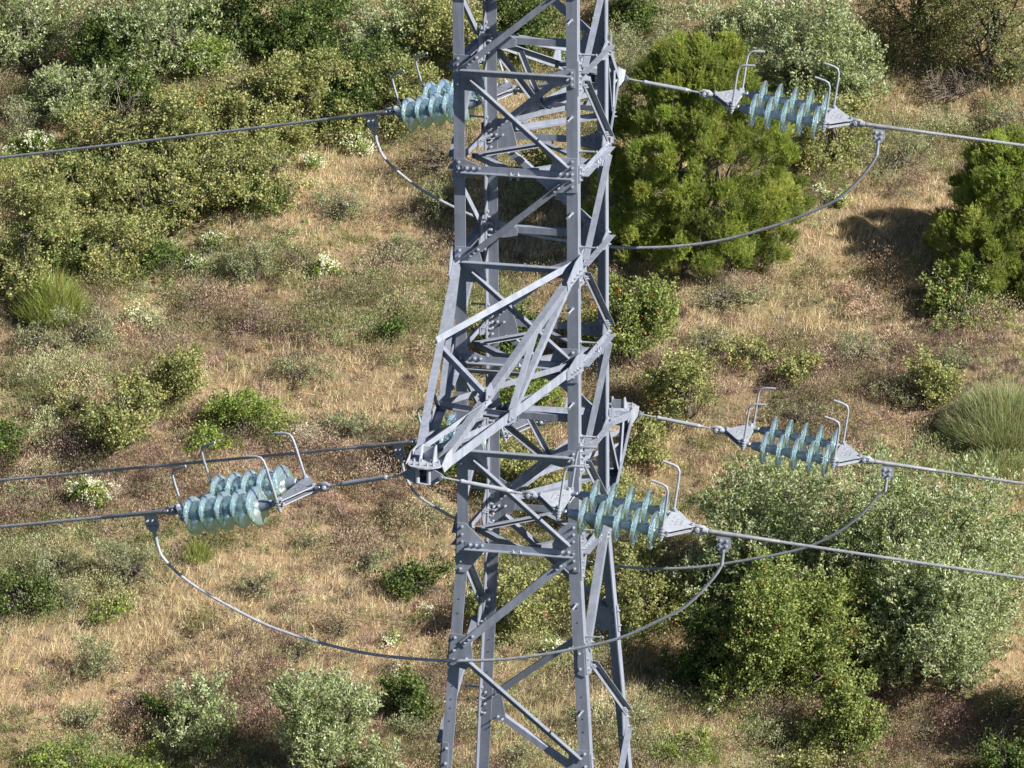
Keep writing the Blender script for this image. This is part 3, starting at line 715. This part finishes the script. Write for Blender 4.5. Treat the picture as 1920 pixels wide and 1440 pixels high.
def plant(kind, cx, top, bot, wpx, label, cat=None, group=None):
    veg_i[0] += 1; rng = np.random.default_rng(1000+veg_i[0])
    by = bot-min(wpx, (bot-top))*.10
    P = ground(cx, by); dist = float(P@F0); sc = PXM/dist
    W = wpx/sc*(1.12 if kind in SP else 1.0); Hh = max(.25, ((bot-top)-.12*wpx)/(sc*.93))
    name = {'olive': 'olive_tree', 'oak': 'oak_tree', 'dark': 'evergreen_tree', 'open': 'open_crowned_tree', 'lime': 'leafy_shrub', 'redoak': 'oak_tree', 'brown': 'dry_shrub', 'grey': 'grey_shrub', 'pine': 'pine_tree',
            'broom': 'broom_shrub', 'heath': 'heather_shrub', 'dead': 'bare_tree', 'reed': 'tall_grass_clump', 'flower': 'white_flowering_shrub'}[kind]
    tree = wpx > 150 or kind in ('dead',)
    if kind in ('dark', 'oak', 'redoak', 'olive') and not tree: name = {'dark': 'evergreen_shrub', 'oak': 'oak_shrub', 'redoak': 'oak_shrub', 'olive': 'olive_shrub'}[kind]
    root = empty(name, P-z*.03); root.rotation_euler = (0, 0, 0)
    tag(root, label, cat or ('tree' if tree and kind not in ('reed', 'heath', 'broom', 'grey', 'brown') else 'grass clump' if kind == 'reed' else 'shrub'), group)
    if kind in SP:
        V, F, C, Ls = leafy(rng, kind, W, Hh, nl=int(min(24, 7+W*3.2)), low=.16 if tree else .2)
    elif kind == 'pine': V, F, C, Ls = needles(rng, W, Hh)
    elif kind == 'broom': V, F, C, Ls = tufted(rng, W, Hh, [(4, .28, .34, .08), (3, .18, .24, .05), (2, .36, .37, .15), (1, .30, .22, .12)], int(2000*W*Hh), Hh*.42, .015, .55)
    elif kind == 'reed': V, F, C, Ls = tufted(rng, W, Hh, [(4, .30, .35, .15), (3, .46, .45, .28), (3, .18, .24, .08), (1, .40, .32, .18)], int(3800*W*Hh), Hh*.36, .015, .8, True)
    elif kind == 'heath': V, F, C, Ls = tufted(rng, W, Hh, [(4, .26, .185, .16), (3, .17, .12, .10), (3, .34, .27, .19)], int(4200*W*Hh), Hh*.38, .012, .9)
    elif kind == 'flower':
        V, F, C, Ls = leafy(rng, 'lime', W, Hh, 5)
        n = int(700*W*Hh); Pc, d = crown_pts(rng, Ls, max(7, n//9), 0); B = np.repeat(Pc+d*.06+np.array([0, 0, .04]), 22, 0)+rng.normal(0, .042, (len(Pc)*22, 3))
        V2, F2, _ = leaf_geo(B, rng.normal(0, 1, B.shape), .042, .034, rng); c2 = np.repeat(pick(rng, [(3, .78, .78, .62), (1, .68, .70, .45)], len(B), .06), 4, 0)
        o = bpy.data.objects.new('blossom', np_mesh('blossom', V2, F2, LEAF, c2)); COL.objects.link(o); o.parent = root
    if kind == 'dead':
        Ls = lobes(rng, W, Hh, 12); trunk_mesh(rng, W, Hh, Ls, .05, True).build('bare_branches', TWIG, root, True); return root
    o = bpy.data.objects.new('crown', np_mesh('crown', V, F, LEAF, C)); COL.objects.link(o); o.parent = root
    if (kind in SP and kind != 'heath') or kind in ('pine', 'flower'):
        dr = float(gz(P[0], P[1])-gz(P[0], P[1]))+.35
        trunk_mesh(rng, W, Hh, Ls, max(.018, .028*W), drop=dr).build('trunk', BARK, root, True)
    return root
exec_list = [
 # ---- wood along the top, left of the pylon
 ('olive', 45, -70, 140, 250, 'silvery tree filling the top left corner'),
 ('olive', 140, 100, 235, 170, 'small silvery tree with white blossoms round it near the left edge'),
 ('olive', 300, -60, 150, 270, 'broad grey green tree at the top, right of the corner tree'),
 ('dark', 205, 20, 190, 150, 'dark leafy tree between two silvery trees at the top left'),
 ('dark', 240, 110, 220, 120, 'dark green gap shrub under the silvery trees, upper left'),
 ('dark', 440, -60, 120, 200, 'dark tree at the top edge left of centre'),
 ('dark', 560, -30, 130, 190, 'dark leafy tree above the yellow green bushes'),
 ('dark', 640, 60, 250, 150, 'dark green tree beside the right end of the yellow green wood'),
 ('lime', 390, 60, 160, 90, 'yellowish bush squeezed under the broad grey green tree'),
 ('olive', 700, 0, 130, 170, 'silvery tree at the top, second from the pylon'),
 ('oak', 800, -40, 120, 150, 'green oak at the top next to the left pylon leg'),
 ('dark', 730, 60, 190, 140, 'green leafy tree below the silvery one, left of the pylon'),
 ('oak', 745, 100, 250, 180, 'yellow green tree behind the upper left arcing horns'),
 ('dark', 990, -40, 130, 170, 'leafy green tree behind the top of the pylon lattice'),
 ('oak', 890, 20, 160, 120, 'green bush seen between the two left pylon legs at the top'),
 ('oak', 470, 110, 290, 230, 'yellow green oak on the middle of the upper left slope'),
 ('oak', 560, 80, 280, 190, 'yellow green oak at the right end of the wood, just above the conductor'),
 ('oak', 380, 130, 320, 230, 'yellow green oak crossed by the highest conductor'),
 ('oak', 220, 190, 350, 220, 'rounded oak beside the bare twiggy tree'),
 ('oak', 440, 230, 390, 240, 'yellow green oak overhanging the tan clearing'),
 ('oak', 300, 280, 450, 240, 'oak below the highest conductor near the left side'),
 ('oak', 130, 290, 450, 190, 'oak at the left, under the highest conductor'),
 ('oak', 60, 340, 560, 200, 'large oak at the left edge of the photo'),
 ('oak', 200, 380, 520, 190, 'lowest oak of the wood, over a dark hollow'),
 ('dark', 385, 330, 400, 110, 'small dark green bush at the foot of the wood'),
 ('dead', 245, 145, 270, 110, 'bare pale twiggy tree in front of the left oaks'),
 ('dead', 140, 330, 390, 60, 'small bare forked branch among the left oaks'),
 ('dead', 520, 260, 340, 80, 'leafless twigs at the lower right rim of the wood'),
 ('broom', 20, 270, 330, 140, 'pale feathery shrub at the left edge under the conductor'),
 ('flower', 250, 100, 170, 110, 'white blossoms draped over the grey green trees, upper left'),
 ('flower', 130, 120, 190, 50, 'white blossoms on the small silvery tree near the left edge'),
 ('flower', 60, 240, 300, 130, 'pale blossoming scrub at the left edge beside the conductor'),
 ('flower', 380, 60, 110, 70, 'white blossoms high in the wood left of centre'),
 ('flower', 480, 20, 60, 50, 'white blossoms at the top edge in the wood'),
 ('grey', 45, 180, 260, 110, 'light green shrub at the left edge above the conductor'),
 ('broom', 690, 175, 215, 50, 'fresh yellow green tuft beside the upper left clamp'),
 ('brown', 730, 165, 215, 60, 'tan bush behind the upper left clamp'),
 # ---- clearing
 ('brown', 820, 225, 335, 170, 'tangle of dry brown brushwood left of the pylon'),
 ('grey', 640, 345, 415, 110, 'dark grey green shrub alone in the tan clearing'),
 ('heath', 750, 355, 410, 150, 'low brown heath bank beside the lone shrub'),
 ('grey', 480, 442, 532, 86, 'small round blue grey shrub in the clearing'),
 ('grey', 740, 440, 500, 120, 'pale shrub hummock left of the left pylon leg'),
 ('grey', 830, 330, 420, 110, 'pale shrub touching the front left leg'),
 ('grey', 400, 435, 475, 90, 'low grey shrub above the round blue grey one'),
 ('heath', 500, 555, 618, 80, 'purple brown twiggy mound'),
 ('heath', 390, 520, 580, 120, 'dark heath patch left of the blue grey shrub'),
 ('grey', 440, 470, 520, 80, 'little pale bush at the shoulder of the round shrub'),
 ('dark', 735, 585, 635, 70, 'dark bush in shade just left of the near crossarm'),
 ('brown', 560, 450, 510, 90, 'light brown bush in the middle of the clearing'),
 ('broom', 100, 490, 610, 110, 'bright yellow green broom at the left'),
 ('grey', 165, 565, 660, 130, 'greyish shrub right of the bright broom'),
 ('grey', 70, 590, 660, 90, 'dusty shrub left under the bright broom'),
 ('flower', 265, 570, 620, 60, 'white blossoming bush in the left clearing'),
 ('flower', 97, 570, 605, 34, 'small white blossom cluster at the foot of the broom'),
 ('flower', 370, 475, 505, 60, 'white blossoms left of the blue grey shrub'),
 ('flower', 400, 430, 462, 80, 'white blossoms at the upper rim of the clearing'),
 ('flower', 610, 475, 520, 60, 'pale blossoms in the middle of the clearing'),
 ('flower', 590, 280, 320, 70, 'white blossoms below the yellow green wood'),
 ('flower', 660, 235, 290, 80, 'white blossoming bush left of the upper jumper cable'),
 # ---- slope left of the pylon
 ('oak', 330, 650, 770, 130, 'sparse green sapling, upper one of the pair on the left slope'),
 ('oak', 240, 700, 850, 170, 'sparse green tree standing over a dark hollow on the left slope'),
 ('lime', 460, 725, 830, 160, 'light green rounded bush above the near left discs'),
 ('lime', 385, 790, 850, 70, 'small green bush behind the left arcing horn'),
 ('broom', 437, 812, 842, 45, 'straw coloured tuft near the left arcing horns'),
 ('heath', 320, 850, 900, 120, 'dark heath just over the lowest left conductor'),
 ('flower', 172, 885, 950, 90, 'white blossoming bush between the two left conductors'),
 ('flower', 585, 800, 840, 110, 'white blossoms right of the tall left arcing horn'),
 ('dark', 10, 780, 880, 60, 'green bush cut by the left edge at mid height'),
 ('grey', 100, 1000, 1100, 150, 'green grey bush in the lower left, below the conductor'),
 ('grey', 240, 1010, 1110, 150, 'spreading grey green bush left of the jumper cable'),
 ('dark', 50, 1070, 1160, 140, 'dark round bush in the lower left'),
 ('grey', 130, 1080, 1155, 90, 'twiggy grey bush next to the dark round one'),
 ('broom', 370, 1000, 1050, 60, 'green tuft below the left discs'),
 ('lime', 210, 1110, 1160, 110, 'fresh green low bush under the spreading grey one'),
 ('grey', 580, 985, 1030, 70, 'low olive bush under the right end of the left discs'),
 ('grey', 180, 1185, 1280, 100, 'lone grey green bush with a shadow on its left'),
 ('dark', 290, 1290, 1345, 60, 'small dark round bush in the lower left'),
 ('olive', 365, 1260, 1420, 150, 'light green bushy tree right of the small dark bush'),
 ('grey', 160, 1310, 1370, 90, 'thin grey bush in the lower left corner area'),
 ('lime', 120, 1380, 1460, 160, 'green leafy bush at the bottom edge left'),
 ('lime', 270, 1400, 1470, 130, 'yellow green bush at the bottom edge, left of the light bushy tree'),
 ('olive', 620, 1260, 1480, 230, 'silvery green tree at the bottom, left of the pylon'),
 ('dark', 760, 1245, 1360, 110, 'dark upright bush beside the bottom silvery tree'),
 ('flower', 742, 1238, 1272, 50, 'white blossoms on top of the dark upright bush'),
 ('grey', 770, 1320, 1380, 100, 'pale bush at the foot of the dark upright one'),
 ('brown', 640, 1130, 1200, 90, 'bare brownish bush above the jumper cable'),
 ('grey', 690, 1010, 1070, 110, 'grey green low bush left of the pylon'),
 ('dark', 790, 1040, 1120, 130, 'shaded dark bush beside the front left leg'),
 ('flower', 805, 1135, 1160, 50, 'white blossoms left of the front left leg'),
 ('flower', 730, 1180, 1215, 30, 'tiny white blossoms above the jumper cable'),
 # ---- seen through and right of the pylon
 ('lime', 1015, 265, 345, 90, 'bright green bush behind the pylon at its upper third'),
 ('grey', 980, 330, 420, 80, 'grey bush seen inside the pylon'),
 ('redoak', 1185, 500, 700, 170, 'green tree with red tips just right of the pylon'),
 ('dark', 830, 760, 900, 110, 'dark green bush behind the near crossarm tip'),
 ('lime', 1000, 690, 800, 150, 'sunlit green tree seen through the middle of the pylon'),
 ('oak', 980, 820, 960, 160, 'green tree seen through the lattice under the near crossarm'),
 ('oak', 960, 1040, 1200, 180, 'yellow green tree seen through the lower lattice'),
 ('oak', 1130, 880, 1010, 160, 'green tree behind the near right discs'),
 ('oak', 1200, 1000, 1190, 200, 'yellow green tree right of the lower pylon'),
 ('flower', 940, 1110, 1190, 60, 'white blossoms seen between the lower pylon legs'),
 ('flower', 1050, 1195, 1230, 60, 'white blossoms beside the right pylon leg'),
 ('grey', 1170, 1160, 1210, 60, 'feathery grey bush right of the jumper cable'),
 ('grey', 1110, 1310, 1370, 120, 'grey bush at the right foot of the pylon view'),
 ('grey', 1195, 1310, 1370, 70, 'small grey bush right of the lower right leg'),
 ('lime', 1270, 1360, 1420, 120, 'light green low bush at the bottom right of the pylon'),
 ('grey', 970, 1380, 1440, 90, 'pale bush between the pylon legs at the bottom'),
 # ---- right side, upper
 ('dark', 1190, -50, 60, 120, 'dark tree at the top edge right of the pylon'),
 ('grey', 1215, 40, 190, 150, 'pale grey green thicket at the top right of the pylon'),
 ('olive', 1390, -20, 110, 170, 'silvery tree above the bright pine'),
 ('olive', 1520, -30, 210, 210, 'large silvery tree behind the upper right discs'),
 ('olive', 1600, 60, 230, 140, 'dusty green tree right of the large silvery one'),
 ('olive', 1340, 60, 130, 100, 'small silvery bush over the crown of the pine'),
 ('oak', 1560, 160, 330, 170, 'brownish green thicket right of the pine'),
 ('open', 1740, -150, 130, 200, 'dark open tree with spreading branches in the top right'),
 ('open', 1850, -170, 180, 220, 'dark tree with a visible trunk in the top right corner'),
 ('grey', 1900, 90, 170, 80, 'silvery shrub at the right edge under the dark tree'),
 ('dead', 1790, 120, 190, 200, 'leafless low branches under the dark tree'),
 ('pine', 1310, 80, 520, 370, 'big round bright green pine right of the pylon'),
 ('pine', 1905, 260, 560, 300, 'bright green pine cut by the right edge'),
 ('flower', 1545, 345, 385, 30, 'white blossoms, left one of two beside the big pine'),
 ('flower', 1580, 350, 392, 34, 'white blossoms, right one of two beside the big pine'),
 ('grey', 1670, 240, 330, 150, 'pale green feathery shrub below the upper right clamp'),
 ('heath', 1700, 300, 370, 110, 'purple grey twiggy bush left of the right pine'),
 ('grey', 1880, 180, 250, 90, 'light green bush above the right pine'),
 ('grey', 1360, 510, 570, 180, 'grey green low thicket at the foot of the big pine'),
 ('grey', 1450, 420, 500, 110, 'thin green bush at the lower right of the big pine'),
 ('redoak', 1800, 500, 610, 170, 'small spreading tree in front of the right pine'),
 ('heath', 1640, 520, 580, 110, 'leafless bush in the shadow of the right pine'),
 ('oak', 1290, 650, 800, 150, 'loose green bush above the middle right tension rod'),
 ('oak', 1400, 620, 690, 110, 'thin green sapling in the middle of the right slope'),
 ('grey', 1500, 740, 800, 130, 'dark heath bush above the middle right discs'),
 ('oak', 1740, 640, 760, 110, 'slender green bush on the right slope'),
 ('grey', 1800, 640, 700, 80, 'pale rounded bush on the right slope'),
 ('heath', 1560, 760, 840, 120, 'brown twiggy bush behind the middle right discs'),
 ('heath', 1640, 810, 850, 80, 'purple twig mound right of the middle right horns'),
 ('reed', 1880, 690, 830, 190, 'tall pale green grass clump at the right edge'),
 ('heath', 1800, 740, 820, 140, 'shaded brown bush left of the tall grass'),
 ('reed', 1860, 820, 880, 120, 'lower green grass clump at the right edge'),
 ('grey', 1330, 600, 660, 120, 'pale low bush in the tan grass right of the pylon'),
 ('grey', 1620, 620, 680, 120, 'grey green low bush in the middle of the right slope'),
 ('oak', 1500, 660, 730, 100, 'thin olive green bush left of the slender one on the right slope'),
 ('grey', 1680, 700, 760, 120, 'dull green bush just right of the middle right arcing horns'),
 ('grey', 560, 660, 720, 110, 'dull green low bush left of the crossarm, upper one'),
 ('grey', 660, 760, 820, 130, 'dull green low bush just above the middle left conductor'),
 ('oak', 130, 720, 780, 90, 'low dark green cushion at the left side above the conductor'),
 ('grey', 60, 900, 960, 110, 'grey bush between the two left conductors near the edge'),
 ('grey', 470, 1060, 1110, 100, 'sparse bush just inside the curve of the long jumper cable'),
 ('grey', 560, 1190, 1240, 90, 'sparse bush under the long jumper cable'),
 ('brown', 480, 1320, 1370, 80, 'brown bush between the two silvery bottom trees'),
 ('grey', 1450, 1340, 1400, 110, 'pale green bush below the oak with red specks'),
 ('brown', 1740, 1330, 1390, 110, 'mauve brown bush in the lower right grass'),
 ('oak', 1210, 780, 880, 120, 'small bush right of the pylon, under the tension rod'),
 # ---- right side, the big trees
 ('olive', 1430, 850, 1180, 330, 'silvery tree on the left of the big pair at the lower right'),
 ('olive', 1720, 800, 1230, 380, 'largest silvery tree at the lower right'),
 ('olive', 1760, 960, 1290, 300, 'greener lower half of the tree group at the right'),
 ('olive', 1560, 900, 1220, 240, 'silvery green crown in the middle of the big tree group'),
 ('dark', 330, 250, 370, 110, 'added dark foliage standing for the shade between the left oaks'),  # this and the next three: dark foliage added as shade between the oaks
 ('dark', 150, 250, 400, 90, 'added dark foliage for the shaded gap under the highest conductor, far left'),
 ('dark', 480, 300, 400, 110, 'added dark foliage as shade at the right foot of the yellow green wood'),
 ('dark', 110, 430, 540, 90, 'added dark foliage as shade between the left edge oaks'),
 ('dark', 960, 560, 690, 130, 'dark tree seen through the pylon, added to cast a shadow to the left'),  # added for the shadow it throws left of the pylon
 ('dark', 300, 440, 520, 130, 'dark shaded bush at the foot of the oaks by the clearing'),
 ('redoak', 1410, 1040, 1340, 230, 'green oak with red specks in front of the silvery trees'),
 ('redoak', 1560, 1080, 1320, 230, 'dark leafy tree between the oak and the largest silvery tree'),
 ('dark', 1310, 1110, 1300, 130, 'dark green bush at the left of the big tree group'),
 ('redoak', 1590, 1240, 1440, 150, 'upright green tree in front at the bottom right'),
 ('oak', 1530, 1380, 1460, 140, 'low green bush at the bottom edge, right half'),
 ('olive', 1885, 960, 1110, 110, 'green bush at the right edge behind the big trees'),
 ('grey', 1800, 1230, 1300, 130, 'low green bush under the right side of the big trees'),
 ('grey', 1890, 1280, 1350, 110, 'grey green bush in the lower right corner'),
 ('dark', 1900, 1370, 1470, 200, 'dark bush added in place of the shadow in the bottom right corner'),  # dark leaves stand in for the corner's cast shadow
 ('flower', 1343, 1315, 1345, 26, 'single pale plant in front of the oak'),
 ('dark', 2070, 1180, 1470, 260, 'leafy tree just beyond the lower right corner, casting its shade'),
]
for e_ in exec_list: plant(*e_)

# ------------------------------------------------------------------ grass and undergrowth: uncountable ground cover
GREEN = [(200, 500, 260, 90), (470, 470, 260, 70), (110, 1080, 240, 120), (330, 400, 200, 70), (1720, 260, 240, 50), (1230, 160, 140, 110), (720, 290, 160, 40), (1080, 1120, 220, 160), (1300, 1400, 260, 50), (180, 1400, 260, 60), (850, 600, 200, 60), (90, 760, 160, 90), (1850, 900, 130, 120), (430, 1000, 120, 60), (960, 90, 200, 80)]
TAN = [(560, 330, 260, 60), (760, 300, 130, 50), (430, 420, 160, 40), (1600, 430, 240, 90), (1750, 200, 220, 45), (1420, 620, 260, 70), (1260, 870, 120, 80), (520, 1150, 420, 130), (1180, 1340, 220, 60), (1000, 400, 100, 110), (1880, 1150, 120, 200), (150, 1240, 240, 110), (1290, 1190, 160, 80), (600, 700, 240, 90), (480, 410, 200, 60), (1660, 110, 90, 80)]
PURP = [(1550, 700, 380, 130), (620, 900, 340, 130), (430, 650, 360, 90), (1720, 1320, 300, 90), (420, 1290, 300, 120), (150, 900, 240, 90), (1280, 560, 200, 60), (720, 1120, 200, 90)]
def blob(px, py, L):
    s_ = np.zeros(len(px))
    for x, y, rx, ry in L: s_ += np.exp(-(((px-x)/rx)**2+((py-y)/ry)**2)*1.1)
    return s_
def noise2(x, y, f, seed):
    r = np.random.default_rng(seed); o = np.zeros(len(x))
    for i in range(7):
        a = r.uniform(0, 2*PI); k = f*r.uniform(.6, 1.8); o += np.sin(k*(x*np.cos(a)+y*np.sin(a))+r.uniform(0, 6.28)+1.3*np.sin(k*.5*(x*np.sin(a)-y*np.cos(a))))
    return o/7
def scatter(rng, n):
    y = rng.uniform(128, 186, n); x = rng.uniform(-1, 1, n)*(y*.0738+3.2); P = np.stack([x, y, gz(x, y)], 1)
    d = P@F0; return P, 960+FPX*(P@CR)/d, 720-FPX*(P@CU)/d
def ground_cover():
    rng = np.random.default_rng(7)
    n = 140000; P, px, py = scatter(rng, n)
    g = blob(px, py, GREEN)*1.2+.45*noise2(P[:, 0], P[:, 1], 1.1, 1); t_ = blob(px, py, TAN)*1.6+.25+.45*noise2(P[:, 0], P[:, 1], .9, 2); p_ = blob(px, py, PURP)+.1+.5*noise2(P[:, 0], P[:, 1], 1.3, 3)
    sc = np.stack([g, t_, p_], 1)+rng.gumbel(0, .22, (n, 3)); k = sc.argmax(1)
    bare = noise2(P[:, 0], P[:, 1], 2.6, 9) < -.36; keep = ~(bare & (rng.uniform(0, 1, n) < .45)); P, k = P[keep], k[keep]; n = len(P)
    pal = [[(4, .36, .38, .17), (3, .46, .43, .22), (2, .21, .25, .09)], [(5, .60, .49, .31), (3, .70, .59, .39), (1, .44, .33, .21)], [(4, .41, .30, .23), (3, .52, .39, .28), (2, .26, .18, .145)]]
    nb = 8; col = np.zeros((n, 3))
    for q in range(3):
        m_ = k == q; col[m_] = pick(rng, pal[q], int(m_.sum()), .12)
    ht = np.array([.15, .24, .13])[k]*rng.uniform(.5, 1.4, n)*(1+.35*noise2(P[:, 0], P[:, 1], 1.7, 5))
    B = np.repeat(P, nb, 0)+rng.normal(0, .045, (n*nb, 3))*np.array([1, 1, 0]); B[:, 2] -= .02
    lean = np.stack([.35+.5*noise2(P[:, 0], P[:, 1], 1.4, 61), .5*noise2(P[:, 0], P[:, 1], 1.2, 62), np.ones(n)], 1)
    D = np.repeat(lean, nb, 0)+rng.normal(0, .5, B.shape)
    V, F, _ = blade_geo(B, D, np.repeat(ht, nb), .013, rng)
    C = np.repeat(col, nb, 0)*(1+rng.normal(0, .17, (n*nb, 1)))
    o = bpy.data.objects.new('dry_grass', np_mesh('dry_grass', V, F, GRASSM, np.repeat(np.clip(C, .01, .9), 3, 0))); COL.objects.link(o)
    tag(o, 'dry tan and pinkish grass covering the hillside', 'grass', kind='stuff')
    # undergrowth: low twiggy heath and herb cushions
    n = 15000; P, px, py = scatter(rng, n)
    g = blob(px, py, GREEN)*1.3+.3; t_ = blob(px, py, TAN)*1.15; p_ = blob(px, py, PURP)*1.2+.35; f = noise2(P[:, 0], P[:, 1], 1.0, 21)
    keep = rng.uniform(0, 1, n) < np.clip(.62+.45*(g+p_)-.8*t_+.9*f, .06, 1); P, g, p_ = P[keep], g[keep], p_[keep]; n = len(P)
    k = (p_+rng.gumbel(0, .35, n) > g+rng.gumbel(0, .35, n)).astype(int); k = np.where(rng.uniform(0, 1, n) < .22, 2, k)
    pal = [[(4, .35, .37, .18), (3, .46, .46, .27), (3, .22, .26, .09)], [(4, .31, .225, .185), (3, .20, .145, .115), (2, .42, .32, .23)], [(3, .26, .26, .14), (3, .38, .34, .21), (3, .17, .16, .095)]]
    R = rng.uniform(.08, .33, n)*np.where(rng.uniform(0, 1, n) < .10, 1.7, 1); nb = 105
    Rr = np.repeat(R, nb); d = unit(rng.normal(0, 1, (n*nb, 3))); d[:, 2] = np.abs(d[:, 2])
    rr = rng.uniform(.25, .95, n*nb)*(1+.25*np.sin(np.repeat(rng.uniform(0, 6, n), nb)+3*np.arctan2(d[:, 1], d[:, 0])))
    B = np.repeat(P, nb, 0)+d*(Rr*rr)[:, None]*np.array([1.15, 1.15, .85]); D = d*.6+np.array([.1, 0, .7])+rng.normal(0, .45, B.shape)
    cc = np.zeros((n, 3))
    for q in range(3):
        m_ = k == q; cc[m_] = pick(rng, pal[q], int(m_.sum()), .2)
    C = np.repeat(cc, nb, 0)*(1+rng.normal(0, .2, (n*nb, 1)))
    V, F, _ = blade_geo(B, D, .085, .016, rng)
    o = bpy.data.objects.new('undergrowth', np_mesh('undergrowth', V, F, LEAF, np.repeat(np.clip(C, .01, .9), 3, 0))); COL.objects.link(o)
    tag(o, 'low brown and grey green heath cushions scattered through the grass', 'undergrowth', kind='stuff')
    # taller heath hummocks, loose and ragged, running into one another
    n = 9500; P, px, py = scatter(rng, n); g = blob(px, py, GREEN); t_ = blob(px, py, TAN); p_ = blob(px, py, PURP); f = noise2(P[:, 0], P[:, 1], 1.1, 41)
    keep = rng.uniform(0, 1, n) < np.clip(.40+.30*(g+p_)-.85*t_+1.1*f, .05, .95); P, g, p_ = P[keep], g[keep], p_[keep]; n = len(P)
    pal = [[(4, .34, .37, .19), (3, .46, .46, .27), (3, .16, .19, .065)], [(4, .31, .22, .18), (3, .15, .105, .085), (3, .46, .35, .27)], [(3, .28, .29, .14), (3, .48, .41, .26), (3, .14, .13, .07)]]
    k = (p_+rng.gumbel(0, .3, n) > g-.05+rng.gumbel(0, .3, n)).astype(int); k = np.where(rng.uniform(0, 1, n) < .25, 2, k); R = .17+rng.gamma(2.0, .105, n); asp = rng.uniform(.7, 1.7, n)
    nbs = np.clip((3300*R**2).astype(int), 110, 1700); rep = lambda q_: np.repeat(q_, nbs, 0); N = int(nbs.sum())
    ph = rng.uniform(0, 6.28, (n, 4)); Rr = rep(R); d = unit(rng.normal(0, 1, (N, 3))); d[:, 2] = np.abs(d[:, 2]); an = np.arctan2(d[:, 1], d[:, 0])
    rr = rng.normal(.9, .13, N)*(1+.20*np.sin(2*an+rep(ph[:, 0]))+.16*np.sin(5*an+rep(ph[:, 1]))+.16*np.sin(8*d[:, 2]+rep(ph[:, 2]))*np.cos(3*an+rep(ph[:, 3])))
    off = d*(Rr*rr)[:, None]; off[:, 0] *= rep(asp); off[:, 2] *= .88; B = rep(P)+off; D = d*.7+np.array([.1, 0, .8])+rng.normal(0, .55, B.shape)
    cc = np.zeros((n, 3))
    for q in range(3):
        m_ = k == q; cc[m_] = pick(rng, pal[q], int(m_.sum()), .22)
    C = rep(cc)*(1+rng.normal(0, .13, (N, 1))); sw = rng.uniform(0, 1, N) < .07; C[sw] = pick(rng, pal[2], int(sw.sum()), .2)
    V, F, _ = leaf_geo(B, D, .050, .018, rng); C = np.repeat(C, 4, 0)/3*3
    print('heath leaves', N)
    o = bpy.data.objects.new('heath', np_mesh('heath', V, F, LEAF, np.clip(C, .01, .9))); COL.objects.link(o)
    tag(o, 'ragged mauve brown and grey green heath hummocks merging over the slope', 'heath', kind='stuff')
    # tiny pale blossoms in the grass
    n = 5000; P, px, py = scatter(rng, n); keep = (noise2(P[:, 0], P[:, 1], 1.6, 33)+.35*blob(px, py, GREEN) > .42); P = P[keep]; P[:, 2] += rng.uniform(.12, .35, len(P))
    B = np.repeat(P, 3, 0)+rng.normal(0, .03, (len(P)*3, 3)); V, F, _ = leaf_geo(B, rng.normal(0, 1, B.shape), .038, .030, rng)
    o = bpy.data.objects.new('wildflowers', np_mesh('wildflowers', V, F, LEAF, np.repeat(pick(rng, [(3, .62, .62, .45), (1, .55, .55, .30)], len(B), .08), 4, 0))); COL.objects.link(o)
    tag(o, 'tiny whitish wildflowers sprinkled over the slope', 'flowers', kind='stuff')
ground_cover()
